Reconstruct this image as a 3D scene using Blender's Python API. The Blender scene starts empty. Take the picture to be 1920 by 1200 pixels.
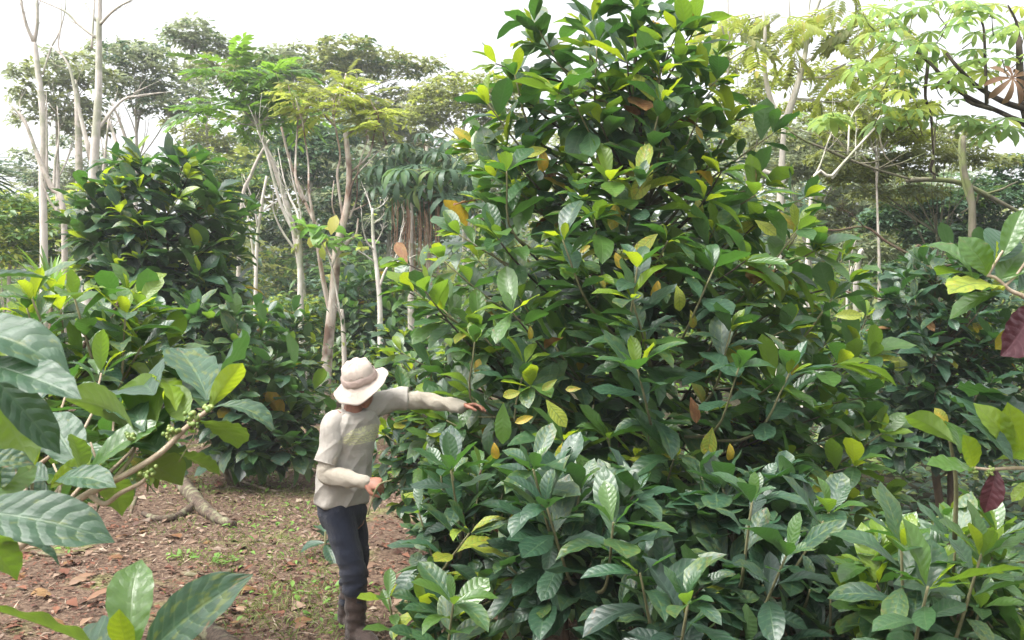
import bpy, math, random
import numpy as np
from mathutils import Vector, Matrix, noise as mnoise

RS = np.random.default_rng(11)
random.seed(11)
SC = bpy.context.scene
COL = SC.collection
rad = math.radians

# ------------------------------------------------------------------ camera, sky, sun, exposure
LENS = 32.0
CAMZ = 1.93
F = LENS / 36.0 * 1920.0
cam_d = bpy.data.cameras.new('camera'); cam = bpy.data.objects.new('camera', cam_d); COL.objects.link(cam)
cam.location = (0, 0, CAMZ); cam.rotation_euler = (rad(90), 0, 0)
cam_d.lens = LENS; cam_d.sensor_width = 36.0; cam_d.clip_start = 0.05; cam_d.clip_end = 2000
SC.camera = cam
cam_d.dof.use_dof = True; cam_d.dof.focus_distance = 5.6; cam_d.dof.aperture_fstop = 9.0

SUN_EL, SUN_AZ = 60.0, -122.0            # azimuth from +Y towards +X
W = bpy.data.worlds.new('World'); SC.world = W; W.use_nodes = True
wt = W.node_tree
for n in list(wt.nodes): wt.nodes.remove(n)
wo = wt.nodes.new('ShaderNodeOutputWorld'); wb = wt.nodes.new('ShaderNodeBackground')
sky = wt.nodes.new('ShaderNodeTexSky'); sky.sky_type = 'NISHITA'; sky.sun_disc = False
sky.sun_elevation = rad(SUN_EL); sky.sun_rotation = rad(SUN_AZ % 360); sky.air_density = 1.0; sky.dust_density = 6.0; sky.ozone_density = 1.0
hs = wt.nodes.new('ShaderNodeHueSaturation'); hs.inputs['Saturation'].default_value = 0.16; hs.inputs['Value'].default_value = 1.0
wt.links.new(sky.outputs[0], hs.inputs['Color']); wt.links.new(hs.outputs[0], wb.inputs['Color'])
wb.inputs['Strength'].default_value = 0.15
wt.links.new(wb.outputs[0], wo.inputs['Surface'])

sd = bpy.data.lights.new('sun', 'SUN'); sun = bpy.data.objects.new('sun', sd); COL.objects.link(sun)
sd.energy = 1.15; sd.angle = rad(30); sd.color = (1.0, 0.96, 0.9)
_d = Vector((math.sin(rad(SUN_AZ)) * math.cos(rad(SUN_EL)), math.cos(rad(SUN_AZ)) * math.cos(rad(SUN_EL)), math.sin(rad(SUN_EL))))
sun.rotation_euler = _d.to_track_quat('Z', 'Y').to_euler()
SC.view_settings.view_transform = 'Standard'; SC.view_settings.look = 'None'
SC.view_settings.exposure = 1.65; SC.view_settings.gamma = 1.0; SC.view_settings.use_curve_mapping = False
SC.render.engine = 'CYCLES'
SC.cycles.use_denoising = True
SC.cycles.max_bounces = 8; SC.cycles.diffuse_bounces = 4; SC.cycles.glossy_bounces = 3; SC.cycles.transmission_bounces = 5
SC.cycles.transparent_max_bounces = 4; SC.cycles.volume_bounces = 1

# ------------------------------------------------------------------ helpers
def P(px, py, Y):
    """the point at distance Y that the photograph shows at pixel (px, py)"""
    return Vector(((px - 960.0) / F * Y, Y, CAMZ - (py - 600.0) / F * Y))
def PX(p):
    return (960 + p[0] / p[1] * F, 600 - (p[2] - CAMZ) / p[1] * F) if p[1] > 0.05 else (-9e3, -9e3)
def nrm(v):
    v = np.asarray(v, float); return v / max(np.linalg.norm(v), 1e-9)
def U(a, b): return float(RS.uniform(a, b))
def lerp(a, b, t): return a + (b - a) * t

def gz(x, y):
    """ground height"""
    h = 0.06 * mnoise.noise(Vector((x * 0.45, y * 0.45, 0.3))) + 0.025 * mnoise.noise(Vector((x * 1.7, y * 1.7, 2.0)))
    if y > 14: h += 0.02 * (y - 14) - 0.0 
    if y > 60: h += 0.06 * (y - 60)
    return h

def tag(o, label=None, cat=None, group=None, kind=None):
    if label: o['label'] = label
    if cat: o['category'] = cat
    if group: o['group'] = group
    if kind: o['kind'] = kind
    return o
def empty(name, loc=(0, 0, 0)):
    o = bpy.data.objects.new(name, None); o.location = loc; o.empty_display_size = .2; COL.objects.link(o); return o
def link(name, me, parent=None, mw=None):
    o = bpy.data.objects.new(name, me); COL.objects.link(o)
    mw = Matrix.Identity(4) if mw is None else mw
    if parent is not None:
        o.parent = parent
        q = parent; base = Matrix.Identity(4)
        while q is not None:
            base = q.matrix_basis @ base; q = q.parent
        mw = base.inverted() @ mw
    o.matrix_basis = mw
    return o

class Geo:
    """numpy geometry collector: builds one mesh object"""
    def __init__(s): s.v = []; s.f = []; s.uv = []; s.m = []; s.n = 0
    def add(s, v, f, uv=None, m=0):
        v = np.asarray(v, np.float32); f = np.asarray(f, np.int32)
        s.v.append(v); s.f.append(f + s.n); s.n += len(v)
        s.uv.append(np.zeros((len(v), 2), np.float32) if uv is None else np.asarray(uv, np.float32))
        s.m.append(np.full(len(f), m, np.int32) if np.isscalar(m) else np.asarray(m, np.int32))
    def mesh(s, name, mats, smooth=True):
        me = bpy.data.meshes.new(name)
        if not s.v: return me
        v = np.concatenate(s.v); uv = np.concatenate(s.uv); m = np.concatenate(s.m)
        quads = all(f.shape[1] == 4 for f in s.f)
        if quads:
            f = np.concatenate(s.f); k = 4
            idx = f.reshape(-1); nl = np.full(len(f), 4, np.int32)
        else:
            idx = np.concatenate([f.reshape(-1) for f in s.f]); nl = np.concatenate([np.full(len(f), f.shape[1], np.int32) for f in s.f])
        st = np.concatenate([[0], np.cumsum(nl)[:-1]]).astype(np.int32)
        me.vertices.add(len(v)); me.vertices.foreach_set('co', v.reshape(-1))
        me.loops.add(len(idx)); me.loops.foreach_set('vertex_index', idx.astype(np.int32))
        me.polygons.add(len(nl)); me.polygons.foreach_set('loop_start', st); me.polygons.foreach_set('loop_total', nl)
        me.polygons.foreach_set('material_index', m); me.polygons.foreach_set('use_smooth', np.full(len(nl), smooth, bool))
        ul = me.uv_layers.new(name='UVMap'); ul.data.foreach_set('uv', uv[idx].reshape(-1))
        for mt in mats: me.materials.append(mt)
        me.update(calc_edges=True); me.validate()
        return me
    def build(s, name, mats, parent=None, smooth=True):
        if not isinstance(mats, (list, tuple)): mats = [mats]
        return link(name, s.mesh(name, mats, smooth), parent)

def catmull(pts, n):
    pts = [np.asarray(p, float) for p in pts]
    if len(pts) < 3: return [pts[0] + (pts[-1] - pts[0]) * t for t in np.linspace(0, 1, n)]
    Q = [2 * pts[0] - pts[1]] + pts + [2 * pts[-1] - pts[-2]]
    out = []
    segs = len(pts) - 1
    for t in np.linspace(0, segs, n):
        i = min(int(t), segs - 1); u = t - i
        a, b, c, d = Q[i:i + 4]
        out.append(.5 * (2 * b + (c - a) * u + (2 * a - 5 * b + 4 * c - d) * u * u + (3 * b - a - 3 * c + d) * u ** 3))
    return out

def tube_geo(pts, radii, sides=7, cap=True, uvs=1.0, squash=None):
    pts = [np.asarray(p, float) for p in pts]; n = len(pts)
    radii = np.broadcast_to(np.asarray(radii, float), (n,)) if np.ndim(radii) < 2 else radii
    T = [nrm(pts[min(i + 1, n - 1)] - pts[max(i - 1, 0)]) for i in range(n)]
    ref = np.array([0, 0, 1.0]) if abs(T[0][2]) < .9 else np.array([0, 1.0, 0])
    u = nrm(np.cross(T[0], ref)); V = []; UV = []; L = 0
    ang = np.linspace(0, 2 * math.pi, sides, endpoint=False)
    for i in range(n):
        u = nrm(u - T[i] * np.dot(u, T[i])); w = np.cross(T[i], u)
        if i: L += np.linalg.norm(pts[i] - pts[i - 1])
        r = radii[i]
        V.append(pts[i] + np.outer(np.cos(ang) * r, u) + np.outer(np.sin(ang) * r, w))
        UV.append(np.stack([ang / 6.283, np.full(sides, L)], 1))
    V = np.concatenate(V); UV = np.concatenate(UV)
    i, j = np.meshgrid(np.arange(n - 1), np.arange(sides), indexing='ij')
    a = i * sides + j; b = i * sides + (j + 1) % sides
    Fq = np.stack([a, b, b + sides, a + sides], -1).reshape(-1, 4)
    if cap:
        V = np.concatenate([V, [pts[0]], [pts[-1]]]); UV = np.concatenate([UV, [[0, 0]], [[0, L]]])
        c0, c1 = n * sides, n * sides + 1
        k = np.arange(sides); k2 = (k + 1) % sides
        caps = np.concatenate([np.stack([np.full(sides, c0), k2, k, np.full(sides, c0)], 1)[:, :4], np.stack([np.full(sides, c1), (n - 1) * sides + k, (n - 1) * sides + k2, np.full(sides, c1)], 1)])
        return V, Fq, UV, caps[:, :3]
    return V, Fq, UV, None
def add_tube(g, pts, radii, sides=7, m=0, cap=True):
    V, Fq, UV, c = tube_geo(pts, radii, sides, cap)
    n0 = g.n
    g.add(V, Fq, UV, m)
    if c is not None:
        g.f.append((c + n0).astype(np.int32)); g.m.append(np.full(len(c), m, np.int32))

# ------------------------------------------------------------------ materials
class NB:
    def __init__(s, name):
        s.m = bpy.data.materials.new(name); s.m.use_nodes = True; s.t = s.m.node_tree
        for n in list(s.t.nodes): s.t.nodes.remove(n)
        s.out = s.t.nodes.new('ShaderNodeOutputMaterial')
    def n(s, typ, **kw):
        x = s.t.nodes.new('ShaderNode' + typ)
        for k, v in kw.items(): setattr(x, k, v)
        return x
    def put(s, inp, v):
        if hasattr(v, 'is_output') or isinstance(v, bpy.types.NodeSocket): s.t.links.new(v, inp)
        elif v is not None:
            if isinstance(v, (tuple, list)) and len(v) == 3 and inp.type == 'RGBA': v = (*v, 1)
            inp.default_value = v
    def math(s, op, a, b=None, c=None, clamp=False):
        x = s.n('Math', operation=op, use_clamp=clamp)
        s.put(x.inputs[0], a)
        if b is not None: s.put(x.inputs[1], b)
        if c is not None: s.put(x.inputs[2], c)
        return x.outputs[0]
    def mix(s, f, a, b, mode='MIX'):
        x = s.n('Mix', data_type='RGBA', blend_type=mode)
        s.put(x.inputs[0], f); s.put(x.inputs[6], a); s.put(x.inputs[7], b)
        return x.outputs[2]
    def rng(s, v, a, b, c=0.0, d=1.0, smooth=False):
        x = s.n('MapRange', interpolation_type='SMOOTHSTEP' if smooth else 'LINEAR', clamp=True)
        for i, q in enumerate((v, a, b, c, d)): s.put(x.inputs[i], q)
        return x.outputs[0]
    def noise(s, vec=None, scale=5.0, detail=3.0, rough=.55, dist=0.0, out=0):
        x = s.n('TexNoise'); s.put(x.inputs['Scale'], scale); s.put(x.inputs['Detail'], detail); s.put(x.inputs['Roughness'], rough); s.put(x.inputs['Distortion'], dist)
        if vec is not None: s.put(x.inputs['Vector'], vec)
        return x.outputs[out]
    def ramp(s, f, stops):
        x = s.n('ValToRGB'); s.put(x.inputs[0], f); e = x.color_ramp.elements
        while len(e) < len(stops): e.new(.5)
        for k, (p, c) in enumerate(stops): e[k].position = p; e[k].color = (*c, 1)
        return x.outputs[0]
    def bump(s, h, strength=.3, dist=.01):
        x = s.n('Bump'); s.put(x.inputs['Strength'], strength); s.put(x.inputs['Distance'], dist); s.put(x.inputs['Height'], h); return x.outputs[0]
    def rnd(s):
        a = s.n('ObjectInfo').outputs['Random']; b = s.n('NewGeometry').outputs['Random Per Island']
        return s.math('FRACT', s.math('ADD', a, b))
    def bsdf(s, col, rough=.5, spec=.5, normal=None, **kw):
        x = s.n('BsdfPrincipled'); s.put(x.inputs['Base Color'], col); s.put(x.inputs['Roughness'], rough); s.put(x.inputs['Specular IOR Level'], spec)
        if normal is not None: s.put(x.inputs['Normal'], normal)
        for k, v in kw.items(): s.put(x.inputs[k], v)
        return x.outputs[0]
    def done(s, surf):
        s.t.links.new(surf, s.out.inputs['Surface']); return s.m

def leaf_mat(name, c1, c2, veincol, trans, tw, rough=.37, spec=.6, nv=8.0, vmix=.28, bump=.2, bdist=.008, back=None, spots=None, edge=None, coat=0.0, mott=None):
    b = NB(name)
    tc = b.n('TexCoord'); sp = b.n('SeparateXYZ'); b.put(sp.inputs[0], tc.outputs['UV']); u, v = sp.outputs[0], sp.outputs[1]
    ax = b.math('ABSOLUTE', b.math('SUBTRACT', b.math('MULTIPLY', u, 2.0), 1.0))
    v = b.math('ADD', v, b.math('MULTIPLY', b.math('SUBTRACT', b.noise(tc.outputs['UV'], 5.0, 2.0), .5), .07))
    w = b.math('MULTIPLY', b.math('SUBTRACT', v, b.math('MULTIPLY', b.math('POWER', ax, 1.3), .17)), nv)
    d = b.math('MULTIPLY', b.math('PINGPONG', w, .5), 2.0)                       # 0 on a side vein
    sec = b.rng(d, .02, .26, 1, 0, True); mid = b.rng(ax, .02, .09, 1, 0, True)
    vm = b.math('MAXIMUM', b.math('MULTIPLY', sec, .75), mid)
    r = b.rnd()
    col = b.mix(r, c1, c2)
    oc = tc.outputs['Object']
    nz = b.noise(tc.outputs['UV'], 4.0, 3.0)
    r2 = b.math('FRACT', b.math('MULTIPLY', r, 7.31))
    col = b.mix(b.math('MULTIPLY', b.rng(nz, .4, .7), .35), col, [min(1, x * 1.7) for x in c2])
    if spots:
        sn = b.noise(b.n('Mapping').outputs[0], 1) if False else b.noise(tc.outputs['UV'], 7.0, 2.0)
        col = b.mix(b.math('MULTIPLY', b.rng(b.math('ADD', sn, b.math('MULTIPLY', r2, .18)), .68, .78, 0, 1, True), .85), col, spots)
    nec = b.noise(tc.outputs['UV'], 3.4, 3.0, .6, 0.6)                     # chewed and rusty patches
    nec = b.math('MULTIPLY', b.rng(b.math('ADD', nec, b.math('MULTIPLY', r2, .16)), .76, .80, 0, 1, True), .9)
    col = b.mix(nec, col, (.13, .07, .03))
    if edge:
        e = b.math('MULTIPLY', b.rng(b.math('ADD', b.math('ADD', b.math('MULTIPLY', ax, .5), b.math('MULTIPLY', v, .35)), b.math('MULTIPLY', nz, .5)), .75, 1.15), b.rng(r2, .3, .9))
        col = b.mix(e, col, edge)
    if mott: col = b.mix(b.rng(b.math('ADD', b.noise(tc.outputs['UV'], 2.6, 4.0, .65), b.math('MULTIPLY', r2, .22)), .5, .68), col, mott)
    colv = b.mix(b.math('MULTIPLY', vm, vmix), col, veincol)
    g = b.n('NewGeometry')
    if back: colv = b.mix(g.outputs['Backfacing'], colv, b.mix(b.math('MULTIPLY', vm, .5), back, veincol))
    h = b.math('ADD', b.math('MULTIPLY', b.math('POWER', d, .6), b.math('SUBTRACT', 1.0, mid)), b.math('MULTIPLY', b.noise(tc.outputs['UV'], 22.0, 2.0), .3))
    nm = b.bump(h, bump, bdist)
    rr = b.math('ADD', b.math('MULTIPLY', r2, .12), b.math('ADD', rough - .05, b.math('MULTIPLY', g.outputs['Backfacing'], .2)))
    pr = b.bsdf(colv, rr, spec, nm)
    if coat: pr.node.inputs['Coat Weight'].default_value = coat; pr.node.inputs['Coat Roughness'].default_value = .3
    tr = b.n('BsdfTranslucent'); b.put(tr.inputs['Color'], b.mix(b.math('MULTIPLY', vm, .4), trans, [x * .6 for x in trans])); b.put(tr.inputs['Normal'], nm)
    mx = b.n('MixShader'); b.put(mx.inputs[0], tw); b.put(mx.inputs[1], pr); b.put(mx.inputs[2], tr.outputs[0])
    return b.done(mx.outputs[0])

def plain_leaf_mat(name, c1, c2, trans, tw, rough=.5, spec=.4, c3=None):
    b = NB(name); r = b.rnd()
    col = b.mix(r, c1, c2)
    if c3: col = b.mix(b.math('GREATER_THAN', b.math('FRACT', b.math('MULTIPLY', r, 5.7)), .86), col, c3)
    pr = b.bsdf(col, rough, spec)
    tr = b.n('BsdfTranslucent'); b.put(tr.inputs['Color'], trans)
    mx = b.n('MixShader'); b.put(mx.inputs[0], tw); b.put(mx.inputs[1], pr); b.put(mx.inputs[2], tr.outputs[0])
    return b.done(mx.outputs[0])

def bark_mat(name, c1, c2, c3=None, scale=18.0, bump=.5, rough=.85):
    b = NB(name); tc = b.n('TexCoord'); oc = tc.outputs['Object']
    mp = b.n('Mapping'); mp.inputs['Scale'].default_value = (1, 1, .35); b.put(mp.inputs[0], oc)
    n1 = b.noise(mp.outputs[0], scale, 5, .65); n2 = b.noise(oc, scale * .25, 3, .6)
    col = b.mix(b.rng(n1, .35, .65), c1, c2)
    if c3: col = b.mix(b.rng(n2, .5, .62, 0, .9), col, c3)
    return b.done(b.bsdf(col, rough, .25, b.bump(n1, bump, .02)))

M = {}
# coffee leaves
M['mature'] = leaf_mat('coffee_leaf_mature', (.012, .036, .023), (.028, .072, .038), (.12, .20, .09), (.08, .24, .035), .18, .40, .65, spots=(.07, .10, .02), edge=(.09, .13, .03), back=(.075, .15, .045))
M['dark'] = leaf_mat('coffee_leaf_dark', (.011, .028, .020), (.021, .050, .030), (.075, .12, .075), (.07, .15, .02), .14, .38, .7, back=(.045, .095, .045))
M['mid'] = leaf_mat('coffee_leaf_mid', (.020, .056, .025), (.038, .090, .035), (.14, .21, .09), (.12, .32, .035), .24, .38, .7, spots=(.10, .13, .02), edge=(.11, .16, .03), back=(.085, .165, .05))
M['young'] = leaf_mat('coffee_leaf_young', (.10, .19, .016), (.16, .25, .02), (.25, .34, .08), (.42, .54, .02), .46, .34, .7, back=(.16, .25, .03))
M['fresh'] = leaf_mat('coffee_leaf_fresh', (.038, .098, .022), (.065, .138, .028), (.16, .24, .08), (.24, .42, .03), .34, .32, .75, back=(.11, .18, .03))
M['yellow'] = leaf_mat('coffee_leaf_yellow', (.34, .29, .035), (.42, .25, .025), (.5, .45, .12), (.6, .38, .03), .3, .45, .4, spots=(.16, .06, .02), edge=(.16, .2, .03), mott=(.14, .20, .03))
M['brown'] = leaf_mat('coffee_leaf_brown', (.10, .045, .02), (.17, .075, .03), (.2, .1, .05), (.2, .08, .02), .15, .6, .3, mott=(.22, .13, .05))
M['soft'] = leaf_mat('coffee_leaf_matte', (.018, .048, .026), (.032, .078, .040), (.12, .20, .09), (.09, .24, .035), .2, .48, .6, bump=.3, spots=(.09, .12, .02), back=(.075, .15, .045))
M['blotched'] = leaf_mat('coffee_leaf_blotched', (.16, .23, .03), (.26, .29, .035), (.05, .12, .03), (.35, .42, .03), .3, .42, .45, vmix=.75, spots=(.40, .26, .03))
M['purple'] = leaf_mat('leaf_dark_purple', (.05, .013, .02), (.07, .02, .025), (.16, .07, .08), (.1, .02, .02), .12, .4, .5)
M['bark_pale'] = bark_mat('bark_pale', (.50, .45, .40), (.36, .32, .27), (.24, .25, .17))
M['bark_white'] = bark_mat('bark_white', (.62, .58, .52), (.46, .42, .37), (.34, .35, .26), 10)
M['bark_stained'] = bark_mat('bark_stained', (.56, .52, .46), (.34, .24, .18), (.10, .055, .035), 6)
M['bark_brown'] = bark_mat('bark_brown', (.15, .10, .065), (.08, .055, .04), (.16, .15, .09))
M['bark_dark'] = bark_mat('bark_dark', (.06, .045, .035), (.035, .028, .022), (.09, .085, .05))
M['bark_mossy'] = bark_mat('bark_mossy', (.17, .15, .11), (.10, .10, .06), (.14, .17, .06), 9)
M['twig'] = bark_mat('twig_green_brown', (.20, .19, .10), (.12, .12, .06), None, 30)
M['twig_tan'] = bark_mat('twig_tan', (.44, .36, .27), (.30, .23, .16), None, 30)

# ------------------------------------------------------------------ leaf shapes
def leaf_geo(nu=4, nv=6, curl=.5, fold=.25, wave=.03, nwave=4, bend=0.0, ph=0.0, ob=.62, wmax=.22, tipw=.25, cup=.0):
    """a leaf of length 1 along +Y, its upper side +Z; ob: where it is widest; wmax: half width"""
    vs = np.linspace(0, 1, nv + 1); xs = np.linspace(-1, 1, nu + 1)
    a = ob / (1 - ob); e2 = .72; e1 = e2 * a
    w = vs ** e1 * (1 - vs) ** e2; w /= (ob ** e1 * (1 - ob) ** e2)
    w = w * wmax * np.where(vs > .86, 1 - .55 * ((vs - .86) / .14) ** .8, 1.0); w[0] = .012; w[-1] = .004
    y = np.zeros(nv + 1); z = np.zeros(nv + 1); xo = np.zeros(nv + 1)
    for i in range(1, nv + 1):
        th = curl * ((vs[i] + vs[i - 1]) / 2 - .25); ds = 1 / nv
        y[i] = y[i - 1] + math.cos(th) * ds; z[i] = z[i - 1] - math.sin(th) * ds
    xo = bend * np.sin(vs * math.pi * .5) ** 2
    X = xs[None] * w[:, None] * math.cos(fold) + xo[:, None]
    Z = z[:, None] + np.abs(xs)[None] * w[:, None] * math.sin(fold) - cup * (xs ** 2)[None] * w[:, None]
    Z = Z + wave * (np.abs(xs) ** 1.5)[None] * np.sin(2 * math.pi * nwave * vs[:, None] + ph + (xs[None] > 0) * 1.3) * np.minimum(1, w[:, None] / wmax * 1.3)
    Y = np.repeat(y[:, None], nu + 1, 1)
    V = np.stack([X, Y, Z], -1).reshape(-1, 3)
    UV = np.stack(np.broadcast_arrays((xs[None] + 1) / 2, vs[:, None]), -1).reshape(-1, 2)
    i, j = np.meshgrid(np.arange(nv), np.arange(nu), indexing='ij'); q = i * (nu + 1) + j
    Fq = np.stack([q, q + 1, q + nu + 2, q + nu + 1], -1).reshape(-1, 4)
    return V, Fq, UV

def leaf_set(n, nu, nv, seed, wk=1.0, nw=(2, 5), **kw):
    r = np.random.default_rng(seed); out = []
    for k in range(n):
        out.append(leaf_geo(nu, nv, curl=r.uniform(.0, 1.3), fold=r.uniform(.05, .5), wave=r.uniform(.01, .035) * wk, nwave=r.integers(*nw), bend=r.uniform(-.09, .09), ph=r.uniform(0, 6), ob=r.uniform(.54, .66), wmax=r.uniform(.19, .25), cup=r.uniform(0, .12), **kw))
    return out
LEAF = {'std': leaf_set(10, 4, 6, 3), 'hero': leaf_set(8, 8, 24, 5, wk=.6, nw=(4, 8)), 'tiny': [leaf_geo(2, 2, curl=c, fold=.35, wave=0, ob=.5, wmax=.22) for c in (.2, .7, 1.2)],
        'mini': [leaf_geo(2, 4, curl=c, fold=f, wave=.0, ob=.56, wmax=.21, bend=bd) for c, f, bd in ((.1, .3, .03), (.5, .2, -.05), (.9, .4, .04), (1.3, .1, 0))]}
# many-pieced leaves: a pinnate frond and a fingered (palmate) leaf, one mesh each
def merge(parts):
    V = []; Fa = []; UV = []; n = 0
    for v, f, u in parts: V.append(v); Fa.append(f + n); UV.append(u); n += len(v)
    return np.concatenate(V), np.concatenate(Fa), np.concatenate(UV)
def xf(geo, M4):
    v, f, u = geo
    A = np.array(M4); return v @ A[:3, :3].T + A[:3, 3], f, u
def frame(pos, d, up, L, wr=1.0):
    y = nrm(d); z = np.asarray(up, float); z = z - y * np.dot(z, y)
    if np.linalg.norm(z) < 1e-3: z = np.cross(y, [1, 0.2, 0])
    z = nrm(z); x = np.cross(y, z)
    A = np.eye(4); A[:3, 0] = x * L * wr; A[:3, 1] = y * L; A[:3, 2] = z * L; A[:3, 3] = pos
    return A
def pinnate(npair=8, droop=.6, ll=.26, seed=0, lw=.16):
    r = np.random.default_rng(seed); parts = []
    t = np.linspace(0, 1, 14); th = droop * (t - .2)
    pts = np.stack([0 * t, np.cumsum(np.cos(th)) / 14, -np.cumsum(np.sin(th)) / 14], 1)
    V, Fq, UVt, c = tube_geo(pts, np.linspace(.008, .003, 14), 3, False)
    parts.append((V, Fq, np.full((len(V), 2), .5)))
    base = leaf_geo(2, 3, curl=.5, fold=.2, wave=0, ob=.5, wmax=lw)
    for k in range(npair):
        s = .22 + .74 * k / (npair - 1); p = pts[min(13, int(s * 13))]
        for sd in (-1, 1):
            d = np.array([sd * 1.0, .45 + .3 * s, -.25 + r.uniform(-.2, .1)]); L = ll * (.75 + .5 * math.sin(s * 2.6)) * r.uniform(.85, 1.1)
            parts.append(xf(base, frame(p, d, (0, -.1, 1), L)))
    parts.append(xf(base, frame(pts[-1], (0, 1, -.3), (0, 0, 1), ll)))
    return merge(parts)
def palmate(nf=9, droop=.5, seed=0, lw=.15, spread=5.2):
    r = np.random.default_rng(seed); parts = []
    for k in range(nf):
        a = (k / (nf - 1) - .5) * spread + r.uniform(-.1, .1)
        L = (.55 + .25 * math.cos(a * .5)) * r.uniform(.88, 1.08)
        g = leaf_geo(2, 5, curl=droop * r.uniform(.7, 1.5), fold=.2, wave=0, ob=.62, wmax=lw)
        parts.append(xf(g, frame((0, .35, 0), (math.sin(a), math.cos(a), -.12), (0, 0, 1), L)))
    V, Fq, UVt, c = tube_geo([(0, 0, -.02), (0, .2, .02), (0, .35, 0)], [.012, .01, .008], 4, False)
    parts.append((V, Fq, np.full((len(V), 2), .5)))
    return merge(parts)
LEAF['pinnate'] = [pinnate(8, .4, .26, 1), pinnate(9, .9, .24, 2), pinnate(7, 1.2, .28, 3)]
LEAF['bigpinnate'] = [pinnate(11, .6, .20, 4, .2), pinnate(12, 1.1, .19, 5, .2)]
LEAF['palmate'] = [palmate(9, .4, 1, .13), palmate(10, .9, 2, .13), palmate(8, 1.2, 3, .14)]
LEAF['hanging'] = [palmate(9, 1.6, 4, .10, 5.6), palmate(8, 2.0, 5, .10, 5.0)]
# a spray: a short twig with several leaves, for crowns where a single leaf is only a speck
def spray(n, seed, flat=.4):
    r = np.random.default_rng(seed); parts = []
    for k in range(n):
        a = r.uniform(0, 6.28); e = r.uniform(-.5, .9) * flat
        p = np.array([r.uniform(-.3, .3), r.uniform(0, .6), r.uniform(-.1, .1)])
        parts.append(xf(LEAF['tiny'][r.integers(3)], frame(p, (math.cos(a), math.sin(a) + .4, e - .15), (r.uniform(-.5, .5), r.uniform(-.5, .5), 1), r.uniform(.35, .6))))
    return merge(parts)
LEAF['spray'] = [spray(6, s) for s in range(5)]
MESHES = {}
def leaf_mesh(st, i, mat):
    k = (st, i, mat)
    if k not in MESHES:
        g = Geo(); g.add(*LEAF[st][i]); MESHES[k] = g.mesh('leaf', [M[mat]])
    return MESHES[k]

class Plant:
    """a thing: its Empty, its wood and its leaves"""
    def __init__(s, name, label, cat, base, group=None):
        s.root = tag(empty(name, base), label, cat, group); s.L = []; s.base = Vector(base)
    def leaf(s, pos, d, up, L, mat='mature', st='std', wr=1.0, pri=0.0, var=None, name='leaf'):
        i = int(RS.integers(len(LEAF[st]))) if var is None else var
        s.L.append((frame(pos, d, up, L, wr), mat, st, i, pri, L, name))
    def wood(s, name, pts, radii, mat, sides=7, sm=None):
        g = Geo()
        pp = catmull(pts, max(len(pts), (len(pts) - 1) * 4 + 1)) if len(pts) > 2 else pts
        rr = np.interp(np.linspace(0, 1, len(pp)), np.linspace(0, 1, len(radii)), radii)
        add_tube(g, pp, rr, sides)
        return g.build(name, M[mat], s.root), pp
    def finish(s, most=300, stuff='foliage'):
        def clear(A):                                    # no leaf grows through the worker's hands, arm or face
            for f in (.1, .5, .95):
                c = A[:3, 3] + A[:3, 1] * f; x, y = PX(c)
                for hx, hy, hr, hY in ((882, 760, 34, 5.72), (838, 760, 30, 5.75), (790, 755, 34, 5.75), (738, 738, 42, 5.8), (708, 906, 42, 5.32), (668, 745, 90, 5.6), (650, 850, 75, 5.5), (655, 1020, 55, 5.5)):
                    if (x - hx) ** 2 + (y - hy) ** 2 < hr * hr and 3.0 < c[1] < hY: return False
            return True
        s.L = [l for l in s.L if l[4] >= 5 or clear(l[0])]
        sc = []
        for k, (A, mat, st, i, pri, L, nm) in enumerate(s.L):
            c = A[:3, 3] + A[:3, 1] * .5; x, y = PX(c)
            v = pri * 100 - c[1] + L * 1.5
            if not (-60 < x < 1980 and -60 < y < 1260): v -= 50
            sc.append(v)
        order = np.argsort(-np.array(sc)) if sc else []
        rest = {}
        for r, k in enumerate(order):
            A, mat, st, i, pri, L, nm = s.L[k]
            if r < most:
                link(nm, leaf_mesh(st, i, mat), s.root, Matrix(A.tolist()))
            else: rest.setdefault((st, i), []).append((A, mat))
        if rest:
            mats = sorted({m for v in rest.values() for _, m in v}); g = Geo()
            for (st, i), lst in rest.items():
                V, Fq, UVt = LEAF[st][i]; A = np.array([a for a, _ in lst]); n = len(lst)
                W_ = np.einsum('nij,vj->nvi', A[:, :3, :3], V) + A[:, None, :3, 3]
                Fa = Fq[None] + (np.arange(n) * len(V))[:, None, None]
                mi = np.repeat([mats.index(m) for _, m in lst], len(Fq))
                g.add(W_.reshape(-1, 3), Fa.reshape(-1, Fq.shape[1]), np.tile(UVt, (n, 1)), mi)
            o = g.build(stuff, [M[m] for m in mats], s.root); o['kind'] = 'stuff'
        return s.root

def bez(a, b, c, n):
    t = np.linspace(0, 1, n)[:, None]; a, b, c = (np.asarray(q, float) for q in (a, b, c))
    return (1 - t) ** 2 * a + 2 * t * (1 - t) * b + t * t * c

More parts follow.
